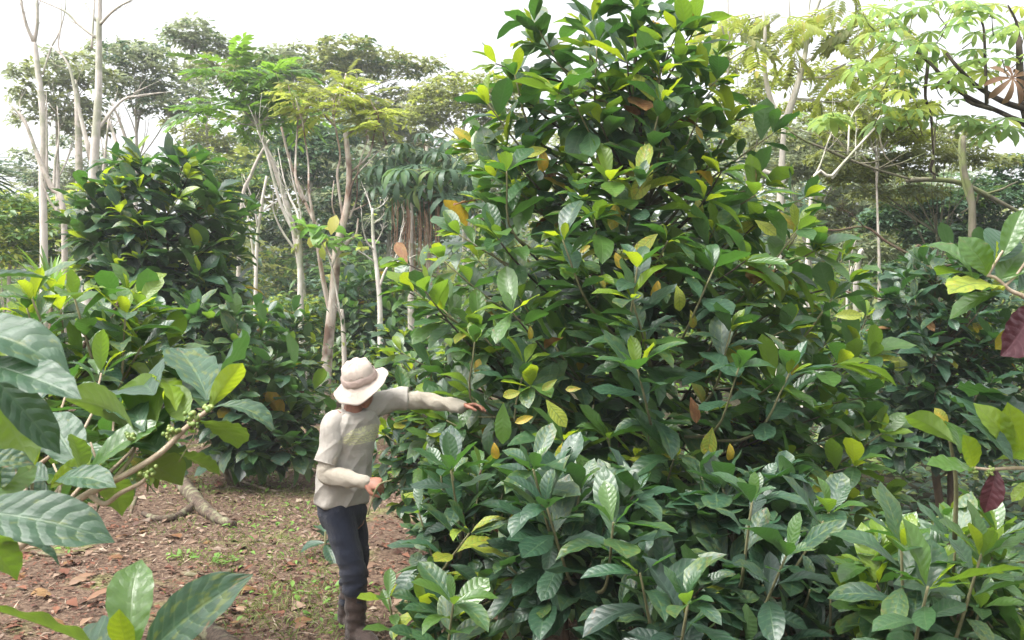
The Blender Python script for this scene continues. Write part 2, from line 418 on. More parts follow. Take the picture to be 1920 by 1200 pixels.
def shoot(pl, pts, L, t0=.3, sp=.10, tip=3, pal=None, yel=.02, st='std', pri=0, droop=.48, dens=1.0, topyoung=.6):
    """leaves in opposite pairs along a coffee branch, a rosette at its tip. pal: (old, mid, young) material names"""
    pal = pal or ('dark', 'mature', 'fresh', 'young')
    pts = np.asarray(pts, float); seg = np.linalg.norm(np.diff(pts, axis=0), axis=1); cum = np.concatenate([[0], np.cumsum(seg)]); tot = cum[-1]
    n = max(2, int(tot * (1 - t0) / sp)); ph = U(0, 6.28); tip = max(1, tip - int(RS.random() < .4))
    for k in range(n + tip):
        f = min(1.0, t0 + (1 - t0) * (k + 1) / n)
        s_ = f * tot; i = min(np.searchsorted(cum, s_), len(pts) - 1)
        p = np.array([np.interp(s_, cum, pts[:, q]) for q in range(3)])
        T = nrm(pts[i] - pts[i - 1]) if i else nrm(pts[1] - pts[0])
        late = max(0, k - n + 1)                     # leaves of the rosette
        if RS.random() > dens and not late: continue
        if abs(T[2]) < .72:
            S = nrm(np.cross(T, [0, 0, 1])); Nn = np.cross(S, T); a0 = (k % 2) * .9 + U(-.35, .35)
            side = S * math.cos(a0) + Nn * math.sin(a0)
        else:
            S = nrm(np.cross(T, [1, .3, 0])); Nn = np.cross(S, T); a0 = ph + k * 1.5708 + U(-.4, .4)
            side = S * math.cos(a0) + Nn * math.sin(a0)
        age = 1 - f if not late else 0
        ang = rad(78 - 20 * f - late * 9 + U(-14, 14))
        for sg in (-1, 1):
            if RS.random() < .06: continue
            d = T * math.cos(ang) + side * sg * math.sin(ang) + np.array([0, 0, .14 - droop * (1.3 * age + .25) + U(-.32, .2) + .06 * late])
            up = np.array([U(-.35, .35), U(-.35, .35) - .12, 1.0]) + (T * .5 if late else 0)
            sz = L * U(.6, 1.12) * (1.0 - .16 * late) * (.8 + .2 * (1 - abs(f - .75)))
            q = RS.random()
            if late and late >= tip - 1: m = pal[3] if q < topyoung else pal[2]
            elif late or f > .85: m = pal[2] if q < .45 else pal[1]
            elif age > .45: m = pal[0] if q < .6 else pal[1]
            else: m = pal[1] if q < .75 else (pal[0] if q < .9 else pal[2])
            if RS.random() < yel * (.4 + 2 * age): m = ('yellow', 'blotched', 'blotched', 'yellow', 'brown')[int(RS.integers(5))]
            pl.leaf(p + side * sg * .012, d, up, sz, m, st, U(.78, 1.12), pri)

def coffee(name, label, cat, base, Yd, env, nbr, L, top=None, pal=None, group=None, stems=2, wood='bark_brown', depth=.8, yel=.02, back=.6, seed=0, most=300, up=.35, heroes=(), sp=.10, inner=.25, t0=.3, topyoung=.6, rmin=.45, extras=(), low=.92):
    """env: rows (pixel y, left x, right x) of the crown as the photograph shows it at distance Yd"""
    global RS
    keep = RS; RS = np.random.default_rng(1000 + seed)
    pl = Plant(name, label, cat, base, group)
    env = sorted(env); ys = [e[0] for e in env]
    zc = lambda py: P(0, py, Yd)[2]
    b = np.array(base, float)
    ztop = zc(ys[0]); zbot = zc(ys[-1])
    cx = lambda py: P((np.interp(py, ys, [e[1] for e in env]) + np.interp(py, ys, [e[2] for e in env])) / 2, py, Yd)[0]
    hw = lambda py: (np.interp(py, ys, [e[2] for e in env]) - np.interp(py, ys, [e[1] for e in env])) / 2 / F * Yd
    stemp = []
    for k in range(stems):
        tp = np.array([cx(ys[0]) + U(-.5, .5) * hw(ys[0]), b[1] + U(-.2, .2), ztop - U(.25, .5) - .3 * (k > 0)])
        m1 = b * .6 + tp * .4 + np.array([U(-.12, .12), U(-.12, .12), 0])
        st0 = b + np.array([U(-.08, .08), U(-.08, .08), -.05]) if k else b + np.array([0, 0, -.08])
        nm = 'trunk' if k == 0 else 'stem'
        o, pp = pl.wood(nm, [st0, m1, tp], [.045 - .008 * k, .032, .01], wood, 8)
        stemp.append(np.array(pp))
        shoot(pl, pp[-6:], L, .2, sp * .8, 4, pal, yel * .3, droop=.1, topyoung=topyoung)
    for k in range(nbr):
        fz = (k + .5) / nbr; fz = fz ** low
        py = lerp(ys[0], ys[-1], fz) + U(-25, 25); py = min(max(py, ys[0] + 8), ys[-1])
        az = k * 2.39996 + U(-.3, .3)
        if math.sin(az) > .25 and RS.random() > back: az = -az
        rr = U(.74, 1.1) if RS.random() > inner else U(rmin, .8)
        R = hw(py)
        tip = np.array([cx(py) + R * rr * math.cos(az), b[1] + R * depth * rr * math.sin(az), zc(py) - L * .35])
        s = stemp[int(RS.integers(len(stemp)))]
        zs = max(b[2] + .15, tip[2] - U(.15, .55) * (R * rr) - .1 + .25 * (fz > .8))
        zs = min(zs, s[-1][2] - .05)
        i = int(np.argmin(abs(s[:, 2] - zs))); p0 = s[i]
        mid = p0 * .4 + tip * .6; mid[2] = lerp(p0[2], tip[2], .45) - .0 + (U(-.05, .12) if fz < .7 else U(.05, .25))
        if up: mid[2] -= up * .25 * np.linalg.norm(tip - p0)
        pts = bez(p0, mid, tip, 9)
        g = Geo(); add_tube(g, pts, np.linspace(.013, .005, 9), 5); g.build('branch', M['twig' if k % 3 else wood], pl.root)
        shoot(pl, pts, L * U(.85, 1.1), t0, sp, 3, pal, yel, topyoung=topyoung)
    for h in heroes:                      # (px, py, Y, lean x, lean y, lean z, leaf length, palette)
        px, py, Y, dx, dy, dz, LL, pp_ = h
        tip = np.array(P(px, py, Y)); d = nrm((dx, dy, dz)); s = stemp[0]
        p1 = tip - d * .42
        i = int(np.argmin(np.linalg.norm(s - (p1 - np.array([0, 0, .25])), axis=1)))
        pts = np.array(catmull([s[i], lerp(s[i], p1, .6) + np.array([0, 0, -.05]), p1, tip], 12))
        g = Geo(); add_tube(g, pts, np.linspace(.014, .005, 12), 6); g.build('branch', M['twig'], pl.root)
        shoot(pl, pts[6:], LL, .1, .09, 3, pp_, 0, 'std', 1.0, droop=.15, topyoung=topyoung)
    for px, py, Y, mt, LL, dx, dz in extras:      # single discoloured leaves hanging inside the crown
        Y += .12; LL *= .85
        pl.leaf(np.array(P(px, py, Y)) - np.array([dx, 0, dz]) * LL * .5, (dx, U(-.3, .1), dz), (U(-.3, .3), -1, .35), LL, mt, 'std', U(.95, 1.15), 1.5)
    pl.finish(most); RS = keep
    return pl
# ------------------------------------------------------------------ the setting
def Yg(py): return CAMZ * F / (py - 600.0)
def G(px, py, lift=0.0):
    """the point on the ground that shows at (px, py)"""
    Y = Yg(py); p = P(px, py, Y); p.z = gz(p.x, p.y) + lift; return p

M['far_green'] = plain_leaf_mat('crown_green', (.05, .11, .035), (.09, .17, .05), (.16, .28, .05), .3, .5, .35, (.14, .20, .05))
M['far_olive'] = plain_leaf_mat('crown_olive', (.13, .17, .055), (.20, .225, .08), (.36, .40, .10), .4, .55, .3, (.25, .25, .10))
M['far_blue'] = plain_leaf_mat('crown_blue_green', (.05, .10, .06), (.08, .15, .085), (.12, .22, .08), .25, .5, .35)
M['far_grey'] = plain_leaf_mat('crown_grey_green', (.15, .19, .12), (.22, .25, .16), (.40, .46, .24), .42, .6, .3, (.17, .16, .09))
M['far_lime'] = plain_leaf_mat('crown_lime', (.22, .29, .045), (.34, .39, .06), (.50, .58, .10), .5, .5, .35, (.38, .34, .06))
M['bright'] = plain_leaf_mat('leaf_bright_green', (.09, .22, .03), (.15, .30, .04), (.28, .50, .05), .4, .4, .45)
M['cecropia'] = plain_leaf_mat('cecropia_leaf', (.10, .20, .06), (.19, .30, .09), (.40, .55, .14), .46, .5, .35, (.30, .34, .07))
M['palm'] = plain_leaf_mat('palm_leaf', (.035, .08, .04), (.05, .11, .05), (.10, .2, .05), .25, .4, .5)
M['under'] = plain_leaf_mat('undergrowth_leaf', (.045, .105, .03), (.085, .17, .045), (.18, .32, .05), .3, .42, .45, (.17, .25, .05))
M['under_dark'] = plain_leaf_mat('undergrowth_dark_leaf', (.03, .07, .035), (.05, .10, .045), (.1, .18, .05), .2, .42, .45)
M['dry'] = plain_leaf_mat('dry_leaf', (.22, .12, .075), (.30, .20, .13), (.3, .15, .06), .15, .7, .2)

def ground_material():
    b = NB('ground'); tc = b.n('TexCoord'); oc = tc.outputs['Object']
    n1 = b.noise(oc, 1.1, 5, .6); n2 = b.noise(oc, 26, 4, .7); n3 = b.noise(oc, 90, 2, .6)
    soil = b.ramp(n2, [(.25, (.035, .022, .016)), (.45, (.10, .064, .045)), (.6, (.185, .128, .09)), (.8, (.29, .22, .155))])
    green = b.ramp(n2, [(.3, (.08, .08, .035)), (.55, (.19, .19, .075)), (.8, (.32, .28, .14))])
    col = b.mix(b.rng(n1, .54, .66), soil, green)
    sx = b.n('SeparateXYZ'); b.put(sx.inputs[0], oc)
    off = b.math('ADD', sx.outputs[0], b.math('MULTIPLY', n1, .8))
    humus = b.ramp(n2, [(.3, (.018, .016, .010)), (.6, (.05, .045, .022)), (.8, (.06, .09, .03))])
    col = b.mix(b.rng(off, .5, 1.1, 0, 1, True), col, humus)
    h = b.math('ADD', n2, b.math('MULTIPLY', n3, .5))
    return b.done(b.bsdf(col, .95, .15, b.bump(h, .8, .03)))
def grid_axis(lo, hi, n, k):
    t = np.linspace(-1, 1, n); s = np.sinh(k * t) / np.sinh(k); return np.where(s < 0, -s * lo, s * hi)
gx = grid_axis(-320, 320, 150, 4.2); gy = grid_axis(-60, 420, 170, 4.6) + 4
gx = np.sort(gx); gy = np.sort(gy)
XX, YY = np.meshgrid(gx, gy)
ZZ = np.array([gz(x, y) for x, y in zip(XX.ravel(), YY.ravel())])
g = Geo(); nx = len(gx); i, j = np.meshgrid(np.arange(len(gy) - 1), np.arange(nx - 1), indexing='ij'); q = (i * nx + j).ravel()
g.add(np.stack([XX.ravel(), YY.ravel(), ZZ], 1), np.stack([q, q + 1, q + nx + 1, q + nx], 1), np.stack([XX.ravel(), YY.ravel()], 1))
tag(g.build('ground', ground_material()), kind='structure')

def ridge(name, Y, pts, depth, col):
    """a wooded ridge far behind: pts are (x, height)"""
    b = NB(name); tc = b.n('TexCoord'); nz_ = b.noise(tc.outputs['Object'], .25, 6, .7)
    m = b.done(b.bsdf(b.ramp(nz_, [(.3, tuple(c * .6 for c in col)), (.7, tuple(c * 1.3 for c in col))]), .9, .1, b.bump(nz_, 1.0, 2.0)))
    xs = np.linspace(pts[0][0], pts[-1][0], 140); rows = 14; V = []
    for r in range(rows):
        t = r / (rows - 1)
        for x in xs:
            h = np.interp(x, [p[0] for p in pts], [p[1] for p in pts]); y = Y + depth * (t - .5)
            z = h * math.sin(math.pi * t) ** .8 + (3.0 * mnoise.noise(Vector((x * .03, y * .03, 1))) + 1.3 * mnoise.noise(Vector((x * .15, y * .15, 4)))) * math.sin(math.pi * t)
            V.append((x, y, z + gz(x, y) * 0 - 1))
    g = Geo(); n = len(xs); i, j = np.meshgrid(np.arange(rows - 1), np.arange(n - 1), indexing='ij'); q = (i * n + j).ravel()
    g.add(V, np.stack([q, q + 1, q + n + 1, q + n], 1)); return tag(g.build(name, m), kind='structure')
ridge('hill', 190, [(-260, 20), (-150, 22), (-95, 25), (-60, 22), (-20, 24), (30, 22), (90, 18), (260, 30)], 110, (.05, .075, .05))

# the air: pale, even haze
def haze_box():
    b = NB('haze'); v = b.n('VolumePrincipled')
    v.inputs['Color'].default_value = (.93, .96, 1, 1); v.inputs['Density'].default_value = HAZE; v.inputs['Anisotropy'].default_value = .2
    b.t.links.new(v.outputs[0], b.out.inputs['Volume'])
    lo = (-330, -70, -3); hi = (330, 430, 50)
    V = [(x, y, z) for z in (lo[2], hi[2]) for y in (lo[1], hi[1]) for x in (lo[0], hi[0])]
    g = Geo(); g.add(V, [(0, 2, 3, 1), (4, 5, 7, 6), (0, 1, 5, 4), (2, 6, 7, 3), (0, 4, 6, 2), (1, 3, 7, 5)])
    tag(g.build('haze', b.m, smooth=False), kind='stuff')
HAZE = 0.0015
haze_box()

# ---- leaf litter, grass, weeds on the path (nobody could count them)
def scatter(name, lst, mats, label=None):
    """lst of (frame, style, variant, material index) -> one object of kind stuff"""
    g = Geo(); by = {}
    for A, st, i, m in lst: by.setdefault((st, i), []).append((A, m))
    for (st, i), l in by.items():
        V, Fq, UVt = LEAF[st][i]; A = np.array([a for a, _ in l]); n = len(l)
        W_ = np.einsum('nij,vj->nvi', A[:, :3, :3], V) + A[:, None, :3, 3]
        g.add(W_.reshape(-1, 3), (Fq[None] + (np.arange(n) * len(V))[:, None, None]).reshape(-1, Fq.shape[1]), np.tile(UVt, (n, 1)), np.repeat([m for _, m in l], len(Fq)))
    return tag(g.build(name, [M[m] for m in mats]), kind='stuff')
def litter_mat(name, stops):
    b = NB(name); r = b.rnd(); c = b.ramp(r, stops); nz_ = b.noise(b.n('TexCoord').outputs['Object'], 40, 3)
    return b.done(b.bsdf(b.mix(b.math('MULTIPLY', nz_, .5), c, (.08, .05, .035)), .8, .2))
M['litter'] = litter_mat('litter', [(0, (.04, .022, .016)), (.25, (.12, .062, .040)), (.5, (.20, .125, .085)), (.75, (.32, .225, .16)), (.92, (.21, .165, .13)), (1, (.44, .36, .26))])
M['litter_red'] = litter_mat('litter_red', [(0, (.045, .018, .013)), (.4, (.14, .055, .034)), (.75, (.25, .105, .062)), (1, (.12, .08, .072))])
M['grass'] = plain_leaf_mat('grass_blade', (.12, .17, .05), (.22, .26, .09), (.25, .34, .06), .25, .6, .3, (.32, .28, .14))
M['weed'] = plain_leaf_mat('weed_leaf', (.10, .22, .04), (.17, .30, .05), (.25, .42, .05), .3, .5, .4)
LEAF['straw'] = [leaf_geo(1, 2, curl=.1, fold=0, wave=0, ob=.5, wmax=.22)]
lst = []
for _ in range(38000):
    y = 2.2 + 12.5 * RS.random() ** 1.35; x = U(-5.4, .6) if y < 9 else U(-7, 1.0)
    if x > -0.2 and y < 6 and RS.random() < .5: continue
    red = mnoise.noise(Vector((x * .6, y * .6, 9))) + .55 * (x < -1.5 and y < 7.5) > .1
    s = U(.015, .06) * (1 if RS.random() < .9 else 2.2); a = U(0, 6.28)
    lst.append((frame((x, y, gz(x, y) + U(.002, .022)), (math.cos(a), math.sin(a), U(-.25, .35)), (U(-.45, .45), U(-.45, .45), 1), s, U(.5, 1.9)), 'tiny', int(RS.integers(3)), 1 if red and RS.random() < .75 else 0))
for _ in range(5200):                       # thin broken twigs
    y = 2.4 + 11 * RS.random() ** 1.3; x = U(-5.4, .4); a = U(0, 6.28)
    lst.append((frame((x, y, gz(x, y) + U(.008, .03)), (math.cos(a), math.sin(a), U(-.1, .2)), (U(-.3, .3), U(-.3, .3), 1), U(.04, .2) , U(.05, .1)), 'straw', 0, 2))
M['straw'] = litter_mat('straw', [(0, (.16, .11, .07)), (.5, (.40, .31, .22)), (1, (.58, .50, .38))])
scatter('leaf_litter', lst, ['litter', 'litter_red', 'straw'])
lst = []
tufts = [(px, py, n, r) for px, py, n, r in ((400, 915, 260, .7), (470, 935, 200, .6), (420, 880, 160, .7), (540, 905, 220, .6), (560, 980, 260, .5), (590, 1060, 260, .4), (520, 1110, 240, .35), (540, 1160, 260, .35), (620, 1170, 200, .3),
          (350, 1050, 90, .12), (415, 1060, 90, .12), (460, 1010, 120, .3), (250, 905, 120, .4), (480, 870, 160, .8), (580, 860, 220, .8), (330, 985, 90, .3), (575, 1130, 160, .3), (500, 1030, 140, .4), (600, 930, 200, .5))]
for px, py, n, r in tufts:
    c = G(px, py)
    for _ in range(n):
        x = c.x + RS.normal() * r * .6; y = c.y + RS.normal() * r * 1.0; a = U(0, 6.28); e = U(.4, 2.2)
        lst.append((frame((x, y, gz(x, y) - .005), (math.cos(a), math.sin(a), e), (math.cos(a) * -e, math.sin(a) * -e, 1), U(.03, .10), U(.14, .3)), 'tiny', int(RS.integers(3)), 0))
scatter('grass', lst, ['grass'])
lst = []
for px, py, n, r in ((400, 915, 46, .45), (350, 1050, 26, .07), (415, 1062, 24, .07), (440, 905, 30, .4), (540, 1045, 22, .25), (620, 1105, 14, .1), (600, 880, 60, .5), (590, 960, 40, .3), (470, 1000, 30, .3), (350, 920, 30, .3), (560, 1120, 30, .2), (560, 850, 60, .7), (520, 865, 50, .5), (640, 1180, 14, .15), (465, 985, 14, .2), (140, 1040, 10, .1)):
    c = G(px, py)
    for _ in range(n):
        x = c.x + RS.normal() * r; y = c.y + RS.normal() * r; a = U(0, 6.28)
        lst.append((frame((x, y, gz(x, y) + U(.01, .05)), (math.cos(a), math.sin(a), U(.1, .9)), (U(-.3, .3), U(-.3, .3), 1), U(.03, .075), U(.9, 1.5)), 'mini', int(RS.integers(4)), 0))
scatter('weeds', lst, ['weed'])

# ---- undergrowth behind: mounds of broad leaves no one could count
def undergrowth():
    lst = []
    mats = ['under', 'under_dark', 'bright', 'far_olive', 'fresh']
    for k in range(150):
        Y = U(13.5, 34); px = U(-250, 2150); top = U(470, 600) if Y > 18 else U(560, 660)
        if 520 < px < 620 and Y < 17: continue
        x = (px - 960) / F * Y; g0 = gz(x, Y); ht = max(.4, P(px, top, Y).z - g0); r = U(.7, 1.5) * (Y / 18)
        n = int(U(70, 130)); pal = RS.choice([0, 0, 1, 1, 2, 3, 4], 2)
        s = .16 * (Y / 15) ** .7 * U(.7, 1.5)
        for _ in range(n):
            a = U(0, 6.28); e = math.asin(U(-.1, 1)); rr = U(.75, 1.05)
            d = np.array([math.cos(a) * math.cos(e), math.sin(a) * math.cos(e), math.sin(e)])
            p = np.array([x, Y, g0]) + d * np.array([r, r, ht]) * rr
            lst.append((frame(p, d * .8 + np.array([U(-.5, .5), U(-.5, .5), U(-.6, .3)]), (d[0] + U(-.4, .4), d[1] + U(-.4, .4), 1.2), s * U(.7, 1.3), U(.8, 1.3)), 'mini', int(RS.integers(4)), int(pal[int(RS.random() < .3)])))
    scatter('undergrowth', lst, mats)
undergrowth()
def thicket():
    lst = []; mats = ['under', 'under_dark', 'far_green', 'far_olive', 'far_blue']
    for k in range(170):
        Y = U(25, 40); px = U(-250, 2250); top = U(395, 560)
        x = (px - 960) / F * Y; g0 = gz(x, Y); ht = max(.6, P(px, top, Y).z - g0); r = U(1.0, 2.2); m = int(RS.choice([0, 1, 1, 2, 2, 3, 4]))
        for _ in range(int(U(40, 75))):
            d = nrm(RS.normal(size=3)); d[2] = abs(d[2]) ** .8; d[1] = -abs(d[1]) if RS.random() < .7 else d[1]
            p = np.array([x, Y, g0]) + d * np.array([r, r, ht]) * U(.8, 1.06); a = U(0, 6.28)
            lst.append((frame(p, (math.cos(a), math.sin(a), U(-.6, .3)), (d[0] * .4, d[1] * .5, 1), U(.45, .85)), 'spray', int(RS.integers(5)), m if RS.random() < .85 else 3))
    scatter('thicket', lst, mats)
thicket()
def floor_plants():
    lst = []
    for _ in range(5200):
        y = U(4.2, 16); x = U(.2, .62 * y + 1.0)
        if RS.random() < .5: x = U(.33 * y, .62 * y + 1)
        a = U(0, 6.28); h = .05 + .35 * max(0, mnoise.noise(Vector((x * .9, y * .9, 5))) + .4) * RS.random()
        lst.append((frame((x, y, gz(x, y) + h), (math.cos(a), math.sin(a), U(-.4, .6)), (U(-.4, .4), U(-.5, .2), 1), U(.09, .22), U(.8, 1.2)), 'mini', int(RS.integers(4)), int(RS.choice([0, 1, 1, 2, 3, 3]))))
    scatter('ground_cover', lst, ['under', 'under_dark', 'grass', 'mature'])
floor_plants()
def far_forest():
    lst = []; mats = ['far_green', 'far_olive', 'far_blue', 'far_grey', 'far_lime']
    for k in range(210):
        Y = U(38, 66); px = U(-350, 2300)
        top = np.interp(px, [-300, 0, 120, 200, 330, 410, 500, 620, 760, 900, 1000, 1400, 1500, 1600, 1750, 1900, 2200], [330, 320, 310, 290, 250, 180, 170, 160, 170, 180, 190, 200, 220, 240, 270, 330, 330]) + U(-5, 200) * RS.random() ** .5
        x = (px - 960) / F * Y; zt = P(px, top, Y).z; r = U(1.6, 3.4); h = U(1.2, 2.6)
        m = int(RS.integers(4)) if RS.random() < .9 else 4
        for _ in range(int(U(20, 38))):
            d = nrm(RS.normal(size=3)); d[2] = abs(d[2]) * .9 - .25
            p = np.array([x, Y, zt - h]) + d * np.array([r, r, h]) * U(.7, 1.05)
            a = U(0, 6.28)
            lst.append((frame(p, (math.cos(a), math.sin(a), U(-.3, .3)), (d[0] * .5, d[1] * .5, 1), U(.8, 1.5)), 'spray', int(RS.integers(5)), m))
        for _ in range(int(U(14, 24))):               # lower storeys down to the ground
            p = np.array([x + U(-2, 2), Y + U(-1, 1), U(1.0, max(1.5, zt - 2 * h))]); a = U(0, 6.28)
            lst.append((frame(p, (math.cos(a), math.sin(a), U(-.3, .3)), (U(-.5, .5), -.5, 1), U(1.0, 1.8)), 'spray', int(RS.integers(5)), m))
    scatter('far_forest', lst, mats)
far_forest()
# ------------------------------------------------------------------ trees behind
def bg_tree(name, label, Y, base_px, trunk, clumps, mat, leafL, n, st='spray', bark='bark_pale', r0=.12, seed=0, group=None, limbs=True, flat=.6, mat2=None):
    """trunk: list of (px, py) upward from the ground; clumps: (px, py, rx px, ry px) of the crown"""
    global RS
    keep = RS; RS = np.random.default_rng(5000 + seed)
    x0 = (base_px - 960) / F * Y
    pl = Plant(name, label, 'tree', (x0, Y, gz(x0, Y)), group)
    pts = [np.array([x0, Y, gz(x0, Y) - .1])] + [np.array(P(a, b, Y)) + np.array([0, U(-.2, .2), 0]) for a, b in trunk]
    o, pp = pl.wood('trunk', pts, [r0, r0 * .8, r0 * .5, r0 * .3], bark, 8)
    pp = np.array(pp); tot = sum(c[2] * c[3] for c in clumps)
    gl = Geo()
    for c in clumps:
        cen = np.array(P(c[0], c[1], Y)) + np.array([0, U(-1, 1) * c[2] / F * Y * .6, 0]); rx = c[2] / F * Y; rz = c[3] / F * Y
        if limbs:
            i = int(np.argmin(np.abs(pp[:, 2] - (cen[2] - rz - .35 * rx)))); s = pp[max(1, min(i + int(RS.integers(-3, 3)), len(pp) - 2))]
            mid = lerp(s, cen, .5) + np.array([0, 0, -.12 * rx])
            for e in range(2):
                tip = cen + np.array([U(-.6, .6) * rx, U(-.5, .5) * rx, U(-.3, .3) * rz])
                g = Geo(); add_tube(g, bez(s, mid, tip, 7), np.linspace(r0 * .24, r0 * .07, 7), 5); g.build('limb', M[bark], pl.root)
        for _ in range(int(n * .62 * c[2] * c[3] / tot)):
            d = nrm(RS.normal(size=3)); d[2] = d[2] * (.9 if d[2] > 0 else .5)
            p = cen + d * np.array([rx, rx, rz]) * (U(.35, 1.05) if RS.random() < .4 else U(.75, 1.08))
            a = math.atan2(d[1], d[0]) + U(-1, 1)
            pl.leaf(p, (math.cos(a), math.sin(a), U(-.45, .35)), (d[0] * .6 + U(-.3, .3), d[1] * .6 + U(-.3, .3), 1.0), leafL * U(.7, 1.3), mat if (mat2 is None or RS.random() < .75) else mat2, st)
    pl.finish(0, 'crown'); RS = keep
    return pl
def wood_tree(name, label, Y, parts, bark, group=None, cat='tree', base=None, dY=None):
    """bare stems: parts = list of (part name, [(px, py)...], r0, r1); the first starts at the ground"""
    a = parts[0][1][0]; x0 = (a[0] - 960) / F * Y
    pl = Plant(name, label, cat, (x0, Y, gz(x0, Y)), group)
    for k, (nm, pts, r0, r1) in enumerate(parts):
        w = [np.array(P(px, py, Y + (0 if k == 0 else .0))) for px, py in pts]
        if k == 0: w[0] = np.array([x0, Y, gz(x0, Y) - .1])
        else:
            off = U(-.5, .5)
            for q in range(1, len(w)): w[q] = w[q] + np.array([0, off * q / len(w), 0])
        o, pp = pl.wood(nm, w, [r0, (r0 + r1) / 2, r1 * (.55 if k else 1)], bark, 7)
        if k and len(pp) > 4:
            pp = np.array(pp); T = nrm(pp[-1] - pp[-3]); ln = np.linalg.norm(pp[-1] - pp[0])
            for e in range(int(U(3, 6))):
                g = Geo(); i = int(U(len(pp) * .4, len(pp) - 1)); l = ln * U(.15, .38); d = nrm(T + np.array([U(-.9, .9), U(-.5, .5), U(-.2, .7)]))
                rr = max(.004, r1 * .5); q1 = pp[i] + d * l * .5 + np.array([U(-.1, .1), 0, U(-.03, .1)]) * l; q2 = q1 + nrm(d + np.array([U(-.4, .4), 0, .25])) * l * .6
                add_tube(g, [pp[i], q1, q2], [rr, rr * .7, rr * .35], 4); add_tube(g, [q1, q1 + nrm(d + np.array([U(-.8, .8), 0, U(-.1, .6)])) * l * .4], [rr * .6, rr * .3], 4)
                g.build('twig', M[bark], pl.root)
    return pl
def twigs(pl, mat, starts, n, L, r, seed):
    """fine bare twigs off given (px, py, Y) points"""
    k = np.random.default_rng(seed)
    for px, py, Y in starts:
        p = np.array(P(px, py, Y)); g = Geo()
        for _ in range(n):
            d = nrm((k.uniform(-1, 1), k.uniform(-.5, .5), k.uniform(.2, 1.3))); l = L * k.uniform(.5, 1.2)
            q = p + d * l * .5 + k.normal(size=3) * .05 * L; e = p + d * l + k.normal(size=3) * .15 * L
            add_tube(g, [p, q, e], [r, r * .7, r * .35], 4)
            for _ in range(2):
                e2 = q + nrm(d + k.normal(size=3) * .6) * l * .45; add_tube(g, [q, e2], [r * .5, r * .25], 4)
        g.build('twig', M[mat], pl.root)

# --- pale bare trees at the left
t = wood_tree('bare_tree', 'tall pale bare trunk forking into two thin stems, at far left', 16.0,
    [('trunk', [(80, 830), (82, 480), (79, 330), (80, 220), (68, 110), (64, 80)], .075, .045), ('stem', [(64, 80), (54, 40), (49, -40)], .036, .02), ('stem', [(64, 80), (74, 40), (76, -50)], .036, .02),
     ('branch', [(80, 330), (55, 250), (35, 215), (20, 195)], .03, .012), ('branch', [(38, 222), (36, 190)], .014, .008), ('branch', [(88, 330), (110, 390), (84, 320), (55, 255)][:1] + [(96, 250), (103, 180)], .025, .01), ('branch', [(80, 140), (95, 90), (110, 60), (120, 20), (122, -20)], .02, .01), ('branch', [(103, 80), (96, 60), (90, 75)][:2], .01, .006)], 'bark_white')
t = wood_tree('bare_tree', 'pale bare tree with straight thick trunk and two long side branches against white sky', 15.0,
    [('trunk', [(160, 850), (165, 480), (176, 300), (184, 180), (185, 90), (187, -60)], .10, .038), ('branch', [(186, 48), (210, 30), (240, 15), (300, -8)], .03, .012), ('branch', [(182, 72), (150, 48), (120, 20), (75, 0), (60, -10)], .028, .01), ('branch', [(181, 40), (165, 18), (152, -5)], .02, .01), ('branch', [(172, 90), (175, 40), (180, -30)], .022, .012), ('branch', [(150, 48), (122, 30), (115, 5)], .012, .006),
     ('branch', [(170, 300), (145, 190), (128, 120), (95, 85)], .04, .012), ('branch', [(128, 120), (112, 90), (118, 50), (122, 0)], .015, .008), ('branch', [(178, 250), (220, 190), (250, 175), (310, 165)], .03, .01), ('branch', [(250, 175), (300, 150)], .012, .006)], 'bark_white')
t = wood_tree('bare_tree', 'slender leaning bare stem crossing in front of two pale trunks', 13.0,
    [('trunk', [(118, 860), (120, 420), (95, 350), (70, 290), (45, 225), (22, 200)], .05, .016), ('branch', [(100, 360), (97, 300), (98, 250), (88, 190)], .022, .01), ('branch', [(110, 400), (90, 370), (78, 330)], .02, .01)], 'bark_pale')
wood_tree('bare_tree', 'thin pale pair of trunks half hidden behind the dark dense coffee tree', 19.0,
    [('trunk', [(155, 780), (158, 480), (150, 380), (145, 200), (140, 150)], .13, .04), ('stem', [(172, 560), (176, 430), (190, 330), (200, 220)], .06, .03), ('stem', [(236, 330), (205, 240), (193, 215)], .05, .02), ('stem', [(245, 290), (232, 235), (222, 200)], .04, .02)], 'bark_pale')

# --- umbrella crowns, far left to centre
bg_tree('umbrella_tree', 'grey-green loose crowned tree with tiered foliage around the pale bare trunks', 30, 110, [(112, 460), (105, 300), (110, 200)], [(58, 178, 34, 14), (130, 112, 50, 15), (105, 150, 55, 22), (130, 205, 62, 26), (180, 150, 40, 20), (160, 235, 40, 18), (60, 225, 26, 10)], 'far_grey', .50, 900, seed=1, mat2='far_olive')
bg_tree('umbrella_tree', 'wide grey-green tree with airy dome of foliage above the dark coffee tree', 33, 255, [(255, 400), (254, 280), (256, 200)], [(225, 105, 50, 22), (275, 120, 60, 30), (315, 160, 62, 32), (240, 165, 60, 32), (345, 195, 40, 22), (300, 205, 50, 18), (270, 90, 40, 12)], 'far_grey', .50, 1150, seed=2, mat2='far_blue')
bg_tree('umbrella_tree', 'tallest flat topped umbrella tree poking out of the left skyline', 38, 350, [(350, 420), (348, 260), (352, 120)], [(360, 62, 38, 12), (385, 82, 36, 14), (335, 74, 30, 8), (405, 100, 16, 8), (370, 46, 16, 8)], 'far_grey', .55, 420, seed=3, mat2='far_green', r0=.11)
